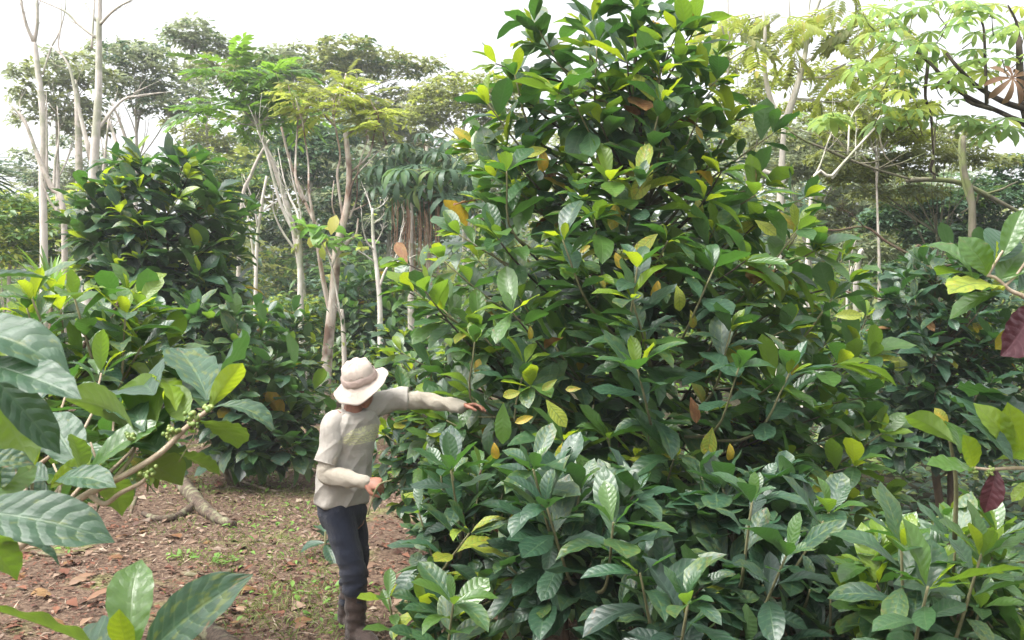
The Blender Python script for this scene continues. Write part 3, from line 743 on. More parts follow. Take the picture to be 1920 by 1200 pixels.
bg_tree('umbrella_tree', 'low pale crown standing between the tallest umbrella tree and the bright fern-leaved tree', 36, 385, [(385, 420), (390, 300), (388, 220)], [(390, 120, 34, 14), (400, 145, 40, 14), (365, 130, 30, 14), (345, 235, 40, 14), (385, 265, 40, 22)], 'far_olive', .5, 480, seed=4, mat2='far_grey')
bg_tree('leafy_tree', 'dark rounded treetop rising just above the bright fern-leaved tree', 40, 490, [(490, 420), (488, 280), (492, 160)], [(478, 118, 44, 18), (510, 135, 44, 20), (440, 112, 18, 16), (555, 125, 34, 14), (470, 150, 50, 16)], 'far_green', .6, 620, seed=5, mat2='far_olive')
bg_tree('umbrella_tree', 'broad flat olive crown highest on the middle skyline', 40, 690, [(700, 420), (690, 260), (675, 140)], [(650, 90, 50, 17), (690, 108, 60, 20), (610, 118, 60, 14), (740, 125, 50, 15), (660, 120, 70, 16), (790, 115, 34, 10), (820, 128, 22, 8)], 'far_olive', .6, 900, seed=6, mat2='far_green')
bg_tree('dome_tree', 'rounded yellow-olive dome of foliage on bare upright stems behind the tall coffee tree', 34, 870, [(870, 420), (868, 330), (870, 250)], [(840, 165, 50, 16), (880, 175, 70, 24), (815, 195, 50, 26), (930, 190, 60, 26), (860, 215, 80, 24), (790, 225, 36, 20), (950, 225, 40, 20)], 'far_olive', .5, 1300, seed=7, mat2='far_lime', r0=.10)
bg_tree('leafy_tree', 'blue-green layered tree seen through the white branching stems', 30, 575, [(575, 420), (585, 330), (590, 280)], [(560, 250, 42, 26), (600, 285, 44, 24), (540, 285, 32, 30), (625, 255, 30, 20), (555, 320, 46, 22), (610, 335, 40, 20)], 'far_blue', .5, 800, seed=8, mat2='far_green')
bg_tree('leafy_tree', 'soft green bushy tree between the dark coffee tree and the white stems', 27, 430, [(432, 500), (430, 420)], [(410, 330, 40, 24), (450, 350, 36, 34), (400, 370, 40, 30), (440, 390, 40, 34), (372, 300, 36, 14), (360, 290, 30, 16)], 'far_green', .45, 900, seed=9, mat2='far_lime')
bg_tree('leafy_tree', 'hazy grey-green tree filling the gap right of the hanging fingered leaves', 32, 880, [(880, 480), (880, 380)], [(880, 330, 44, 30), (910, 300, 40, 26), (855, 380, 40, 40), (900, 390, 44, 40), (930, 350, 30, 30)], 'far_olive', .45, 900, seed=10, mat2='far_grey')
bg_tree('leafy_tree', 'dark shady tree behind the thin branching white sapling', 29, 730, [(728, 500), (730, 430)], [(700, 350, 50, 36), (740, 420, 54, 46), (690, 430, 50, 40), (640, 380, 50, 34), (600, 420, 60, 40), (540, 440, 50, 40), (790, 430, 40, 44)], 'under_dark', .5, 1500, seed=11, mat2='far_grey')

bg_tree('leafy_tree', 'hazy grey-green treetop between the bright fern-leaved tree and the broad olive crown', 44, 570, [(570, 420), (568, 280), (570, 170)], [(530, 118, 40, 14), (575, 105, 40, 14), (610, 130, 40, 16), (560, 150, 60, 20), (450, 135, 30, 12), (590, 190, 60, 26), (500, 200, 50, 26)], 'far_grey', .6, 1100, seed=51, mat2='far_olive')
bg_tree('leafy_tree', 'soft olive foliage under the broad olive crown behind the yellow-green leaves', 42, 740, [(740, 420), (742, 300), (740, 220)], [(700, 200, 50, 24), (745, 175, 40, 16), (770, 240, 50, 30), (720, 270, 60, 34), (680, 250, 40, 24), (800, 280, 40, 30), (655, 300, 50, 30)], 'far_olive', .6, 1200, seed=52, mat2='far_green')
bg_tree('leafy_tree', 'low hazy foliage filling the lower half of the gap behind the pale bare trunks', 40, 180, [(180, 480), (182, 380)], [(40, 320, 40, 20), (100, 340, 50, 26), (160, 320, 40, 26), (60, 290, 30, 12), (210, 300, 36, 20), (250, 330, 40, 30), (140, 270, 30, 14)], 'far_grey', .55, 900, seed=53, mat2='far_blue')
# --- bright fern-leaved tree (pinnate leaves one can pick out)
def fern_tree(name, label, Y, base_px, trunk, tips, L, mat, bark, r0, seed, st='pinnate', nper=6, most=300, mat2=None, spread=1.0, stems=(), hang=0.0, face=0.0):
    """trunk and stems in pixels at distance Y; every branch to a tip starts on the nearest of them"""
    global RS
    keep = RS; RS = np.random.default_rng(6000 + seed)
    x0 = (base_px - 960) / F * Y; pl = Plant(name, label, 'tree', (x0, Y, gz(x0, Y)))
    pts = [np.array([x0, Y, gz(x0, Y) - .1])] + [np.array(P(a, b, Y)) for a, b in trunk]
    o, pp = pl.wood('trunk', pts, [r0, r0 * .8, r0 * .6, r0 * .4], bark, 8); hold = [np.array(pp)]
    for spts, r in stems:
        w = [np.array(P(a, b, Y)) + np.array([0, U(-.25, .25) * min(1, k), 0]) for k, (a, b) in enumerate(spts)]
        o, pp = pl.wood('stem', w, [r, r * .65, r * .4], bark, 6); hold.append(np.array(pp))
    hold = np.concatenate(hold)
    for (px, py) in tips:
        tip = np.array(P(px, py, Y)) + np.array([0, U(-.6, .6), 0])
        dist = np.linalg.norm(hold - tip, axis=1) + 3 * np.maximum(0, hold[:, 2] - tip[2] + .12)
        s = hold[int(np.argmin(dist))]; mid = lerp(s, tip, .55) + np.array([U(-.08, .08), 0, U(-.16, .02)])
        g = Geo(); add_tube(g, bez(s, mid, tip, 8), np.linspace(r0 * .22, r0 * .09, 8), 5); g.build('branch', M[bark], pl.root)
        for k in range(nper):
            a = U(0, 6.28); e = U(-.3, .7) * spread - hang
            p = lerp(mid, tip, U(.35, 1)) if k > 2 else tip
            pl.leaf(p, (math.cos(a), math.sin(a) * .8, e), (U(-.4, .4), U(-.4, .1) - face, 1), L * U(.6, 1.15), mat if mat2 is None or RS.random() < .7 else mat2, st)
    pl.finish(most); RS = keep
    return pl
fern_tree('fern_leaved_tree', 'bright green tree with long feathery fronds above the gap of white sky', 20, 585, [(560, 480), (520, 330), (492, 260), (478, 215)],
    [(420, 150), (450, 140), (500, 160), (530, 150), (400, 190), (430, 215), (530, 205), (470, 130), (395, 225), (550, 215), (500, 220), (450, 185), (480, 180)], .95, 'bright', 'bark_pale', .08, 1, nper=9, mat2='far_green', stems=[([(485, 240), (450, 200), (425, 165)], .03), ([(485, 240), (510, 200), (528, 165)], .03)])
fern_tree('yellow_leaved_tree', 'white branching tree with sparse yellow-green leaves and dark stains on its trunk', 17, 606, [(612, 690), (618, 620), (628, 520), (632, 460), (648, 400), (655, 330), (648, 250)],
    [(600, 160), (630, 150), (660, 165), (690, 170), (715, 225), (610, 215), (580, 170), (690, 235), (640, 190), (735, 195), (560, 190), (720, 250), (545, 165), (575, 215), (665, 215), (620, 180), (650, 140), (675, 195)], .55, 'far_lime', 'bark_stained', .115, 2, nper=9, mat2='far_olive',
    stems=[([(622, 600), (606, 520), (598, 460), (590, 420), (570, 380), (540, 300), (530, 240)], .05), ([(630, 480), (650, 450), (668, 440), (672, 410)], .04), ([(634, 470), (640, 420), (632, 330), (637, 290), (628, 220)], .04), ([(632, 500), (612, 470), (596, 420)], .03), ([(570, 380), (556, 340), (552, 290), (556, 220)], .035), ([(590, 420), (582, 360), (574, 300), (572, 230)], .03), ([(648, 400), (680, 385), (700, 375)], .022), ([(655, 410), (668, 370), (670, 320), (690, 260)], .022), ([(640, 430), (628, 390), (628, 340)], .022), ([(650, 330), (690, 290), (705, 250), (712, 215)], .025), ([(648, 400), (665, 340), (695, 300), (725, 270)], .02)])
_p = Plant.__new__(Plant); _p.L = []
t = wood_tree('bare_tree', 'slim straight white trunk left of the stained one splitting into many thin upright stems', 16.5,
    [('trunk', [(571, 790), (570, 700), (564, 600), (563, 500), (560, 440)], .065, .05), ('branch', [(560, 450), (540, 410), (525, 370), (505, 290), (490, 250)], .04, .014), ('branch', [(562, 480), (535, 440), (522, 410), (515, 380)], .025, .01), ('branch', [(560, 440), (556, 400), (540, 370), (525, 330), (512, 270)], .03, .01), ('branch', [(560, 440), (575, 430), (590, 420)], .02, .01), ('branch', [(545, 415), (530, 372), (520, 300)], .025, .01), ('branch', [(560, 445), (565, 400), (552, 340), (545, 300)], .022, .009)], 'bark_white')
t = wood_tree('bare_sapling', 'small white leafless sapling with forking twigs in front of the shady gap', 15.5,
    [('trunk', [(712, 790), (713, 600), (708, 520), (700, 450), (698, 390)], .055, .022), ('branch', [(711, 540), (722, 510), (735, 495), (760, 488), (782, 478)], .026, .008), ('branch', [(728, 503), (742, 480), (750, 440), (758, 415)], .016, .006), ('branch', [(703, 470), (690, 455), (684, 430), (682, 400)], .018, .007), ('branch', [(700, 490), (688, 480), (672, 470)], .014, .006), ('branch', [(699, 420), (715, 410), (724, 400)], .013, .006), ('branch', [(698, 400), (690, 375), (680, 350)], .012, .006), ('branch', [(698, 395), (712, 385), (722, 370)], .011, .005), ('branch', [(701, 462), (714, 440), (720, 425)], .012, .005)], 'bark_white', cat='sapling')
wood_tree('broken_trunk', 'short pale broken trunk standing right of the stained trunk', 16.0, [('trunk', [(645, 790), (646, 690), (643, 610), (641, 580)], .055, .03), ('branch', [(645, 620), (640, 590), (632, 570)], .02, .012)], 'bark_pale', cat='stem')
wood_tree('bare_tree', 'pale thin double stem right of the dark coffee tree', 18.0, [('trunk', [(478, 780), (480, 500), (488, 400), (500, 330)], .045, .025), ('stem', [(480, 520), (470, 440), (463, 400), (452, 370)], .025, .012), ('stem', [(484, 430), (478, 380), (462, 330)], .022, .01), ('stem', [(488, 400), (510, 380), (520, 372)], .02, .01)], 'bark_white')
wood_tree('leaning_stem', 'greyish leaning stem crossing the white sky gap under the fern-leaved tree', 24.0, [('trunk', [(440, 620), (452, 400), (470, 330), (488, 290), (505, 262)], .06, .03)], 'bark_pale', cat='tree')
# small bright sprout on the white branches, and the drooping fingered plant
def sprout():
    pl = Plant('leafy_sprout', 'bunch of fresh bright green leaves growing among the white branches', 'sprout', P(640, 600, 16.4) * 1.0)
    for pts in ([(640, 600), (622, 500), (600, 450), (585, 430)], [(622, 500), (640, 460), (660, 445)]):
        pl.wood('stem', [np.array(P(a, b, 16.4)) for a, b in pts], [.02, .012, .008], 'bark_white', 5)
    for k in range(46):
        px, py = (U(560, 625), U(418, 462)) if k < 28 else (U(625, 685), U(438, 475))
        pl.leaf(P(px, py, 16.4 + U(-.3, .3)), (U(-1, 1), U(-1, .3), U(-.5, .4)), (U(-.3, .3), -.4, 1), U(.22, .42), 'bright' if k % 4 else 'far_lime', 'mini', 1.3)
    pl.finish()
sprout()
def fingered():
    x, y, z = P(800, 420, 17); pl = Plant('fingered_leaf_tree', 'dark tree with big drooping hand-shaped leaves left of the tall coffee tree', 'tree', (x, y, gz(x, y)))
    pl.wood('trunk', [(x, y, gz(x, y) - .1), P(806, 560, 17), P(798, 400, 17), P(800, 275, 17)], [.06, .05, .03], 'bark_pale', 8)
    for (px, py, n, dy) in ((795, 268, 8, 0), (762, 300, 7, .5), (830, 298, 7, -.5), (800, 322, 9, -.8), (848, 335, 7, .3), (757, 345, 7, -.3), (812, 360, 7, -.6), (855, 372, 6, 0), (780, 372, 6, .5), (735, 330, 4, .4)):
        s = np.array(P(px, py, 17 + dy)); s0 = np.array(P(lerp(px, 800, .8), py + 26, 17))
        g = Geo(); add_tube(g, [s0, lerp(s0, s, .6) + np.array([0, 0, -.05]), s], [.03, .02, .015], 5); g.build('limb', M['bark_brown'], pl.root)
        for k in range(n):
            a = k * 6.28 / n + U(-.3, .3); r = U(.12, .34); p = s + np.array([math.cos(a) * r, math.sin(a) * r, U(-.12, .16)])
            g = Geo(); add_tube(g, [s, p], [.010, .006], 4); g.build('petiole', M['twig'], pl.root)
            pl.leaf(p, (math.cos(a), math.sin(a), U(-.9, .1)), (math.cos(a) * .3, math.sin(a) * .3 - .3, 1), U(.45, .8), 'far_blue' if RS.random() < .6 else ('under_dark' if RS.random() < .5 else 'far_green'), 'hanging')
    pl.finish()
fingered()
def dead_vines():
    x, y, z = P(775, 430, 16.2); pl = Plant('dead_vine_curtain', 'curtain of brown dead hanging vines beneath the hand-shaped leaves', 'vines', (x, y, gz(x, y)))
    pl.wood('trunk', [(x, y, gz(x, y) - .1), P(770, 560, 16.2), P(772, 380, 16.2)], [.07, .055, .03], 'bark_pale', 8)
    g = Geo()
    for _ in range(70):
        px = U(735, 825); t = U(372, 410); b = U(430, 590) - abs(px - 775); Y = 16.2 + U(-.4, .4)
        pts = [np.array(P(px + U(-3, 3), lerp(t, b, q), Y)) for q in np.linspace(0, 1, 4)]; add_tube(g, pts, [.006, .008, .005, .004], 3, cap=False)
    tag(g.build('vines', M['dry'], pl.root), kind='stuff')
dead_vines()

# --- right side: pinnate tree, cecropia, mossy limbs
fern_tree('feather_leaved_tree', 'pale forked tree with yellow-green feathery leaves beside the tall coffee tree top', 11.5, 1462, [(1460, 500), (1465, 330), (1470, 230)],
    [(1385, 60), (1400, 20), (1450, 40), (1465, 70), (1400, 100), (1545, 60), (1570, 30), (1600, 60), (1590, 130), (1570, 100), (1620, 20), (1650, 90), (1610, 170), (1370, 10), (1480, 110), (1640, 40), (1565, 10), (1350, 90), (1345, 40), (1620, 120), (1560, 170), (1430, 15)], .62, 'far_lime', 'bark_white', .07, 11, 'bigpinnate', 4, mat2='far_olive', spread=.4, hang=.45, face=1.1,
    stems=[([(1470, 235), (1448, 190), (1432, 130), (1425, 60), (1422, -40)], .045), ([(1470, 235), (1490, 170), (1510, 105), (1522, 50), (1548, -30)], .05), ([(1502, 115), (1485, 70), (1472, 20), (1470, -20)], .016), ([(1516, 70), (1516, 20), (1518, -30)], .018), ([(1460, 330), (1380, 290), (1358, 240), (1360, 120), (1356, -30)], .03), ([(1508, 120), (1540, 95), (1580, 70), (1640, 60)], .016), ([(1500, 150), (1550, 140), (1600, 110)], .014)])
def cecropia():
    Y = 9.6; x = (1990 - 960) / F * Y
    pl = Plant('umbrella_leaf_tree', 'tree with dark curving limbs and wide fingered leaves in the upper right corner', 'tree', (x, Y, gz(x, Y)))
    pl.wood('trunk', [(x, Y, gz(x, Y) - .1), P(1985, 700, Y), P(1955, 330, Y), P(1918, 190, Y), P(1910, 70, Y)], [.11, .09, .05, .03], 'bark_dark', 9)
    limbs = [([(1925, 205), (1880, 190), (1830, 160), (1795, 125), (1775, 100)], .035), ([(1928, 238), (1885, 215), (1830, 190), (1790, 165), (1745, 120), (1700, 80)], .03), ([(1940, 240), (1905, 222), (1880, 215)], .03), ([(1860, 205), (1815, 190), (1805, 160), (1800, 140)], .022), ([(1850, 195), (1848, 140), (1845, 60), (1840, 40)], .022), ([(1912, 80), (1905, 40), (1890, 10)], .02), ([(1740, 120), (1735, 180), (1745, 215), (1750, 290)], .02), ([(1750, 300), (1745, 320), (1760, 330)], .018)]
    for pts, r in limbs: pl.wood('limb', [np.array(P(a, b, Y + U(-.1, .1) * (k > 0))) for k, (a, b) in enumerate(pts)], [r, r * .7, r * .45], 'bark_dark', 7)
    spots = [(1670, 30), (1700, 60), (1730, 25), (1760, 60), (1790, 20), (1820, 50), (1850, 25), (1880, 60), (1910, 40), (1690, 110), (1720, 90), (1750, 110), (1780, 85), (1830, 95), (1870, 100), (1660, 140), (1700, 150), (1725, 140), (1760, 150), (1810, 120), (1860, 120), (1640, 200), (1680, 205), (1660, 180), (1715, 180), (1740, 190), (1790, 175), (1830, 215), (1850, 235), (1800, 225), (1870, 225), (1770, 220), (1905, 110), (1620, 120), (1640, 70), (1610, 30), (1750, 10), (1900, 5), (1680, 0), (1840, 0), (1595, 210), (1560, 215), (1520, 215), (1700, 230), (1720, 215)]
    for k, (px, py) in enumerate(spots):
        for e in range(2):
            a = U(0, 6.28); p = np.array(P(px + U(-20, 20), py + U(-14, 14), Y + U(-.7, .5)))
            pl.leaf(p, (math.cos(a), math.sin(a), U(-.25, .1)), (U(-.3, .3), U(-.75, -.1), 1), U(.24, .42), 'cecropia' if RS.random() < .85 else 'far_lime', 'palmate')
            if e == 0:
                q = np.array(P(px + U(-30, 30), py + U(20, 45), Y)); g = Geo(); add_tube(g, [q, lerp(q, p, .5) + np.array([0, 0, -.03]), p], [.008, .006, .004], 4); g.build('petiole', M['twig'], pl.root)
    p = np.array(P(1900, 122, Y - .3))
    o = pl.leaf(p, (-.2, -.2, -1), (0, -1, .2), .42, 'dry', 'hanging', pri=5, name='dry_leaf')
    pl.finish()
    for o in pl.root.children:
        if o.name.startswith('dry_leaf'): o['label'] = 'dry pinkish brown fingered leaf hanging from the limb'
cecropia()
t = wood_tree('mossy_limb_tree', 'dark twin stemmed tree with a long mossy limb sloping down to the right edge', 13,
    [('trunk', [(1826, 900), (1822, 500), (1822, 380), (1808, 320), (1806, 255)], .07, .03), ('stem', [(1822, 390), (1812, 330), (1814, 262), (1830, 235)], .035, .015), ('limb', [(1700, 338), (1750, 335), (1800, 338), (1850, 355), (1900, 378), (1950, 400)], .036, .042), ('limb', [(1480, 245), (1510, 265), (1545, 280), (1580, 297), (1640, 320), (1700, 338)], .014, .03), ('branch', [(1806, 300), (1790, 270), (1780, 240)], .014, .006), ('branch', [(1752, 335), (1748, 290), (1750, 250), (1740, 205)], .025, .012), ('branch', [(1540, 240), (1560, 262), (1575, 290)], .012, .006), ('branch', [(1648, 240), (1650, 270), (1660, 300), (1690, 320)], .015, .008)], 'bark_mossy')
bg_tree('leafy_tree', 'pale olive layered foliage on low branches over the mossy limb', 15, 1760, [(1760, 560), (1755, 400)], [(1750, 278, 50, 10), (1720, 300, 60, 12), (1800, 290, 44, 9), (1660, 305, 40, 14), (1700, 320, 60, 10), (1600, 330, 60, 22), (1560, 300, 40, 16), (1650, 260, 60, 16), (1780, 250, 50, 12), (1860, 300, 50, 12), (1700, 360, 80, 14)], 'far_olive', .22, 2200, seed=21, bark='bark_mossy', r0=.04, mat2='far_grey')
bg_tree('leafy_tree', 'blue-green bushy tree below the mossy limb at the right edge', 17, 1850, [(1850, 560), (1850, 440)], [(1830, 380, 70, 22), (1890, 350, 50, 26), (1780, 390, 60, 22), (1870, 420, 70, 26), (1720, 370, 60, 20), (1900, 310, 30, 18), (1760, 440, 60, 30), (1680, 410, 50, 30)], 'far_blue', .30, 2400, seed=22, mat2='far_green', r0=.06)
bg_tree('leafy_tree', 'grey-green airy tree right behind the upper tall coffee tree', 21, 1520, [(1520, 560), (1520, 400)], [(1500, 270, 50, 26), (1540, 320, 60, 30), (1460, 320, 50, 40), (1590, 270, 50, 24), (1620, 380, 70, 40), (1540, 410, 70, 40), (1440, 250, 40, 16), (1680, 430, 60, 30), (1600, 470, 70, 40), (1680, 350, 60, 30), (1560, 220, 50, 18)], 'far_grey', .34, 2800, seed=23, mat2='far_olive', r0=.08)
wood_tree('dead_branch', 'pale dead branch leaning diagonally right of the tall coffee tree', 10.5,
    [('branch', [(1500, 820), (1520, 375), (1560, 330), (1600, 285), (1640, 240)], .025, .012), ('branch', [(1560, 335), (1590, 300), (1625, 285), (1650, 270)], .014, .006), ('branch', [(1590, 290), (1600, 220), (1630, 180), (1660, 150)], .012, .006), ('branch', [(1510, 360), (1540, 310), (1560, 260), (1580, 215)], .012, .006), ('branch', [(1625, 255), (1660, 205), (1690, 180)], .01, .005), ('branch', [(1605, 300), (1612, 260), (1622, 220)], .009, .005)], 'bark_white', cat='branches')
wood_tree('crooked_branch', 'thin dark crooked branch reaching left under the pale olive foliage', 9.5,
    [('branch', [(1760, 860), (1740, 500), (1700, 475), (1660, 452), (1620, 425), (1560, 432), (1490, 415)], .018, .009), ('branch', [(1620, 425), (1590, 405), (1560, 395)], .009, .004), ('branch', [(1650, 540), (1640, 548), (1600, 550), (1580, 545)][::-1], .01, .006)], 'bark_brown', cat='branch')
wood_tree('bare_tree', 'short whitish stems standing in the gap right of the tall coffee tree', 18, [('trunk', [(1612, 780), (1604, 560), (1612, 480), (1618, 470)], .06, .05), ('stem', [(1590, 700), (1586, 560), (1592, 500)], .03, .02)], 'bark_white')
bg_tree('fine_leaved_tree', 'airy yellow-green tree with fine foliage between the feathery tree and the dark limbs', 14, 1640, [(1640, 560), (1640, 400), (1645, 250)], [(1600, 190, 50, 14), (1660, 170, 46, 12), (1640, 230, 60, 14), (1700, 250, 50, 12), (1580, 250, 46, 14), (1720, 205, 40, 10), (1540, 140, 36, 10), (1500, 200, 30, 12), (1420, 210, 30, 12)], 'far_lime', .2, 1500, seed=41, bark='bark_pale', r0=.035, mat2='far_olive')
bg_tree('leafy_tree', 'pale yellow-green crown peeping between the feathery tree and the tall coffee tree', 24, 1400, [(1400, 500), (1400, 300)], [(1390, 180, 40, 16), (1420, 250, 50, 20), (1380, 120, 30, 12), (1450, 150, 40, 12)], 'far_lime', .36, 700, seed=42, r0=.06, mat2='far_olive')
# pinnate saplings low at the right gap, palm fronds at the left edge, spiky plant
def palm():
    Y = 8.0; x = (-60 - 960) / F * Y; pl = Plant('palm', 'dark green palm whose narrow leaflets enter at the left edge', 'palm', (x, Y, gz(x, Y)))
    pl.wood('trunk', [(x, Y, gz(x, Y) - .1), P(-62, 500, Y), P(-60, 330, Y)], [.12, .10, .08], 'bark_brown', 9)
    strip = leaf_geo(2, 6, curl=.35, fold=.35, wave=0, ob=.4, wmax=.035); LEAF['strip'] = [strip]
    for k in range(60):
        a = U(-1.2, 1.5); s = np.array(P(-60 + U(-5, 5), 320 + U(-20, 20), Y)); e = U(-.4, .45)
        pl.leaf(s, (math.cos(a), U(-.9, .6), e), (0, -.3, 1), U(.36, .56), 'palm', 'strip')
    pl.finish()
palm()
def spiky():
    p = P(95, 560, 13); pl = Plant('spiky_plant', 'rosette of narrow upright green blades at the foot of the pale bare trunk', 'plant', (p.x, p.y, gz(p.x, p.y)))
    pl.wood('stem', [(p.x, p.y, gz(p.x, p.y) - .05), P(95, 540, 13)], [.04, .03], 'bark_brown', 6)
    for k in range(34):
        a = U(0, 6.28); pl.leaf(P(95, 545, 13), (math.cos(a), math.sin(a), U(.5, 2.2)), (-math.cos(a), -math.sin(a), 1), U(.5, .8), 'bright' if k % 3 else 'under', 'strip', 1.2)
    pl.finish()
spiky()
bg_tree('leafy_shrub', 'yellow-green shrubs along the left edge behind the foreground leaves', 17, 20, [(20, 520), (22, 440)], [(20, 380, 40, 30), (60, 400, 40, 26), (0, 430, 60, 30), (70, 450, 50, 26), (120, 440, 30, 26), (40, 480, 60, 30)], 'under', .34, 800, 'spray', seed=31, mat2='far_lime', r0=.05)
bg_tree('leafy_shrub', 'round yellow-green shrub at the foot of the slim white trunk', 19, 545, [(545, 600)], [(545, 575, 50, 24), (520, 600, 40, 30), (575, 610, 40, 34), (600, 650, 50, 34)], 'under', .34, 700, seed=32, mat2='far_lime', r0=.04)
# ------------------------------------------------------------------ coffee plants
def gp(px, Y): 
    x = (px - 960) / F * Y; return (x, Y, gz(x, Y))
YOUNG = ('mature', 'mid', 'fresh', 'young'); MIX = ('mature', 'mature', 'mid', 'young'); LOWM = ('dark', 'mature', 'mid', 'fresh'); LOW = ('dark', 'mature', 'mature', 'fresh'); DARK = ('dark', 'dark', 'mature', 'fresh')
main = coffee('coffee_tree', 'tall cone shaped coffee tree that the worker is reaching into', 'tree', gp(1210, 6.7), 6.6,
    [(-5, 1080, 1270), (50, 960, 1340), (130, 915, 1395), (200, 885, 1410), (300, 900, 1420), (350, 865, 1480), (430, 790, 1540), (520, 755, 1580), (600, 745, 1600), (700, 725, 1620), (800, 745, 1630), (900, 800, 1630), (1000, 880, 1600)],
    212, .345, low=.76, stems=3, seed=1, yel=.05, depth=.85, back=.35, sp=.115, pal=('mature', 'mid', 'fresh', 'young'), topyoung=.45, wood='bark_dark',
    heroes=[(1000, 40, 6.3, -.55, -.2, .8, .32, MIX), (965, 140, 6.2, -.3, -.3, .9, .32, MIX), (915, 195, 6.1, -.6, -.3, .7, .32, MIX), (1110, 40, 6.3, 0, -.2, 1, .32, MIX), (1200, 30, 6.3, .1, -.2, 1, .32, MIX), (1270, 60, 6.2, .35, -.25, .9, .33, MIX), (1345, 150, 6.2, .6, -.2, .6, .3, MIX), (1120, 80, 5.9, 0, -.3, .95, .33, MIX),
            (1240, 190, 5.7, .15, -.4, .9, .33, MIX), (950, 320, 5.7, -.1, -.4, .9, .3, YOUNG), (1055, 450, 5.25, -.35, -.45, .8, .33, MIX), (1195, 500, 5.2, .05, -.4, .9, .33, MIX), (1185, 560, 5.1, -.3, -.5, .8, .32, MIX), (1340, 500, 5.3, .3, -.4, .85, .32, MIX), (1500, 430, 5.9, .5, -.2, .8, .32, MIX), (1370, 620, 5.2, .1, -.5, .8, .32, MIX),
            (1195, 690, 4.9, -.25, -.55, .75, .34, MIX), (1385, 690, 5.0, .15, -.5, .8, .33, MIX), (1480, 700, 5.1, .3, -.4, .8, .3, MIX), (775, 545, 6.2, -.7, -.2, .5, .3, MIX), (890, 640, 5.6, 0, -.2, .95, .26, YOUNG), (985, 680, 5.4, .1, -.3, .9, .28, MIX), (1560, 560, 5.8, .5, -.2, .7, .3, MIX), (1450, 250, 6.4, .7, -.1, .5, .28, MIX), (1510, 370, 6.3, .8, -.1, .45, .3, MIX), (1200, 340, 5.6, .1, -.5, .6, .32, ('mature', 'blotched', 'mature', 'fresh'))],
    extras=[(1310, 396, 5.7, 'yellow', .2, .1, -1), (1150, 405, 5.6, 'yellow', .22, -.3, -1), (1160, 395, 5.7, 'blotched', .25, -.6, -.7), (1207, 458, 5.3, 'blotched', .24, -.8, -.6), (1205, 340, 5.5, 'blotched', .3, -.5, -.8), (1230, 545, 5.2, 'yellow', .14, -.2, -1), (1160, 490, 5.2, 'yellow', .12, .4, -1), (1128, 530, 5.2, 'yellow', .1, .4, -1), (1275, 560, 5.3, 'blotched', .2, .3, -1), (1300, 600, 5.3, 'yellow', .14, .3, -1), (960, 740, 5.15, 'blotched', .13, -.9, -.3), (1030, 722, 5.1, 'yellow', .13, -.8, -.6), (1075, 730, 5.1, 'yellow', .11, -1, -.1), (985, 785, 5.0, 'yellow', .13, -.8, -.2), (1040, 775, 4.9, 'blotched', .22, .5, -.8), (930, 848, 5.0, 'yellow', .13, .2, -1), (840, 783, 5.3, 'yellow', .13, -1, .2), (895, 690, 5.5, 'yellow', .12, .3, .8), (940, 795, 4.9, 'fresh', .27, -.1, -1), (1370, 850, 4.9, 'yellow', .13, .1, -1), (1300, 770, 4.9, 'brown', .18, .2, -1), (1330, 830, 4.9, 'blotched', .2, -.2, -1), (1470, 410, 5.9, 'yellow', .18, .4, -.6), (995, 625, 5.3, 'yellow', .1, .1, -1), (1180, 205, 5.9, 'brown', .16, .6, -.4), (1020, 300, 5.9, 'yellow', .2, .2, -1), (1005, 285, 5.9, 'blotched', .22, -.8, -.2), (1130, 300, 5.9, 'yellow', .18, -1, -.1), (1490, 690, 5.0, 'yellow', .12, 0, -1), (1590, 590, 5.5, 'blotched', .2, 1, .1), (1310, 250, 5.9, 'yellow', .14, .3, -.8), (1390, 465, 5.7, 'yellow', .12, .2, -1), (1430, 425, 5.7, 'blotched', .2, .6, -.5), (1100, 465, 5.4, 'yellow', .1, -.5, -.4)])
coffee('coffee_shrub', 'low leafy coffee shrub growing against the legs of the worker', 'shrub', gp(900, 5.2), 5.0, [(850, 800, 900), (910, 790, 960), (980, 770, 985), (1060, 770, 985), (1120, 775, 980)], 44, .27, stems=2, seed=2, pal=LOWM, depth=.7, topyoung=.25, yel=.03,
    heroes=[(845, 880, 4.8, -.1, -.35, .9, .29, LOWM), (785, 960, 4.9, -.2, -.4, .85, .22, LOWM), (880, 1000, 4.5, .35, -.5, .6, .28, ('mature', 'blotched', 'mature', 'mid'))])
coffee('coffee_shrub', 'dark coffee shrub with broad veined leaves in front of the brown stems', 'shrub', gp(1120, 4.7), 4.5, [(870, 1010, 1190), (940, 960, 1230), (1020, 950, 1250), (1090, 970, 1240)], 38, .30, stems=2, seed=3, pal=('dark', 'mature', 'mature', 'mid'), depth=.7, topyoung=.25, yel=.02,
    heroes=[(1025, 950, 4.1, -.2, -.5, .7, .29, ('dark', 'mature', 'mature', 'mature')), (1150, 980, 3.95, .0, -.55, .7, .32, LOWM), (1000, 880, 4.3, -.2, -.4, .8, .28, LOWM)])
coffee('coffee_shrub', 'wide coffee shrub with one pale upright leaf, right of the brown stems', 'shrub', gp(1430, 4.7), 4.5, [(860, 1340, 1490), (930, 1300, 1570), (1010, 1290, 1630), (1090, 1300, 1640)], 46, .29, stems=2, seed=4, pal=('dark', 'mature', 'mature', 'mid'), depth=.7, topyoung=.25, yel=.03,
    heroes=[(1410, 940, 4.0, .0, -.4, .9, .28, LOWM), (1475, 1040, 3.8, .1, -.5, .7, .32, LOWM), (1555, 960, 4.2, .3, -.4, .8, .28, LOWM)])
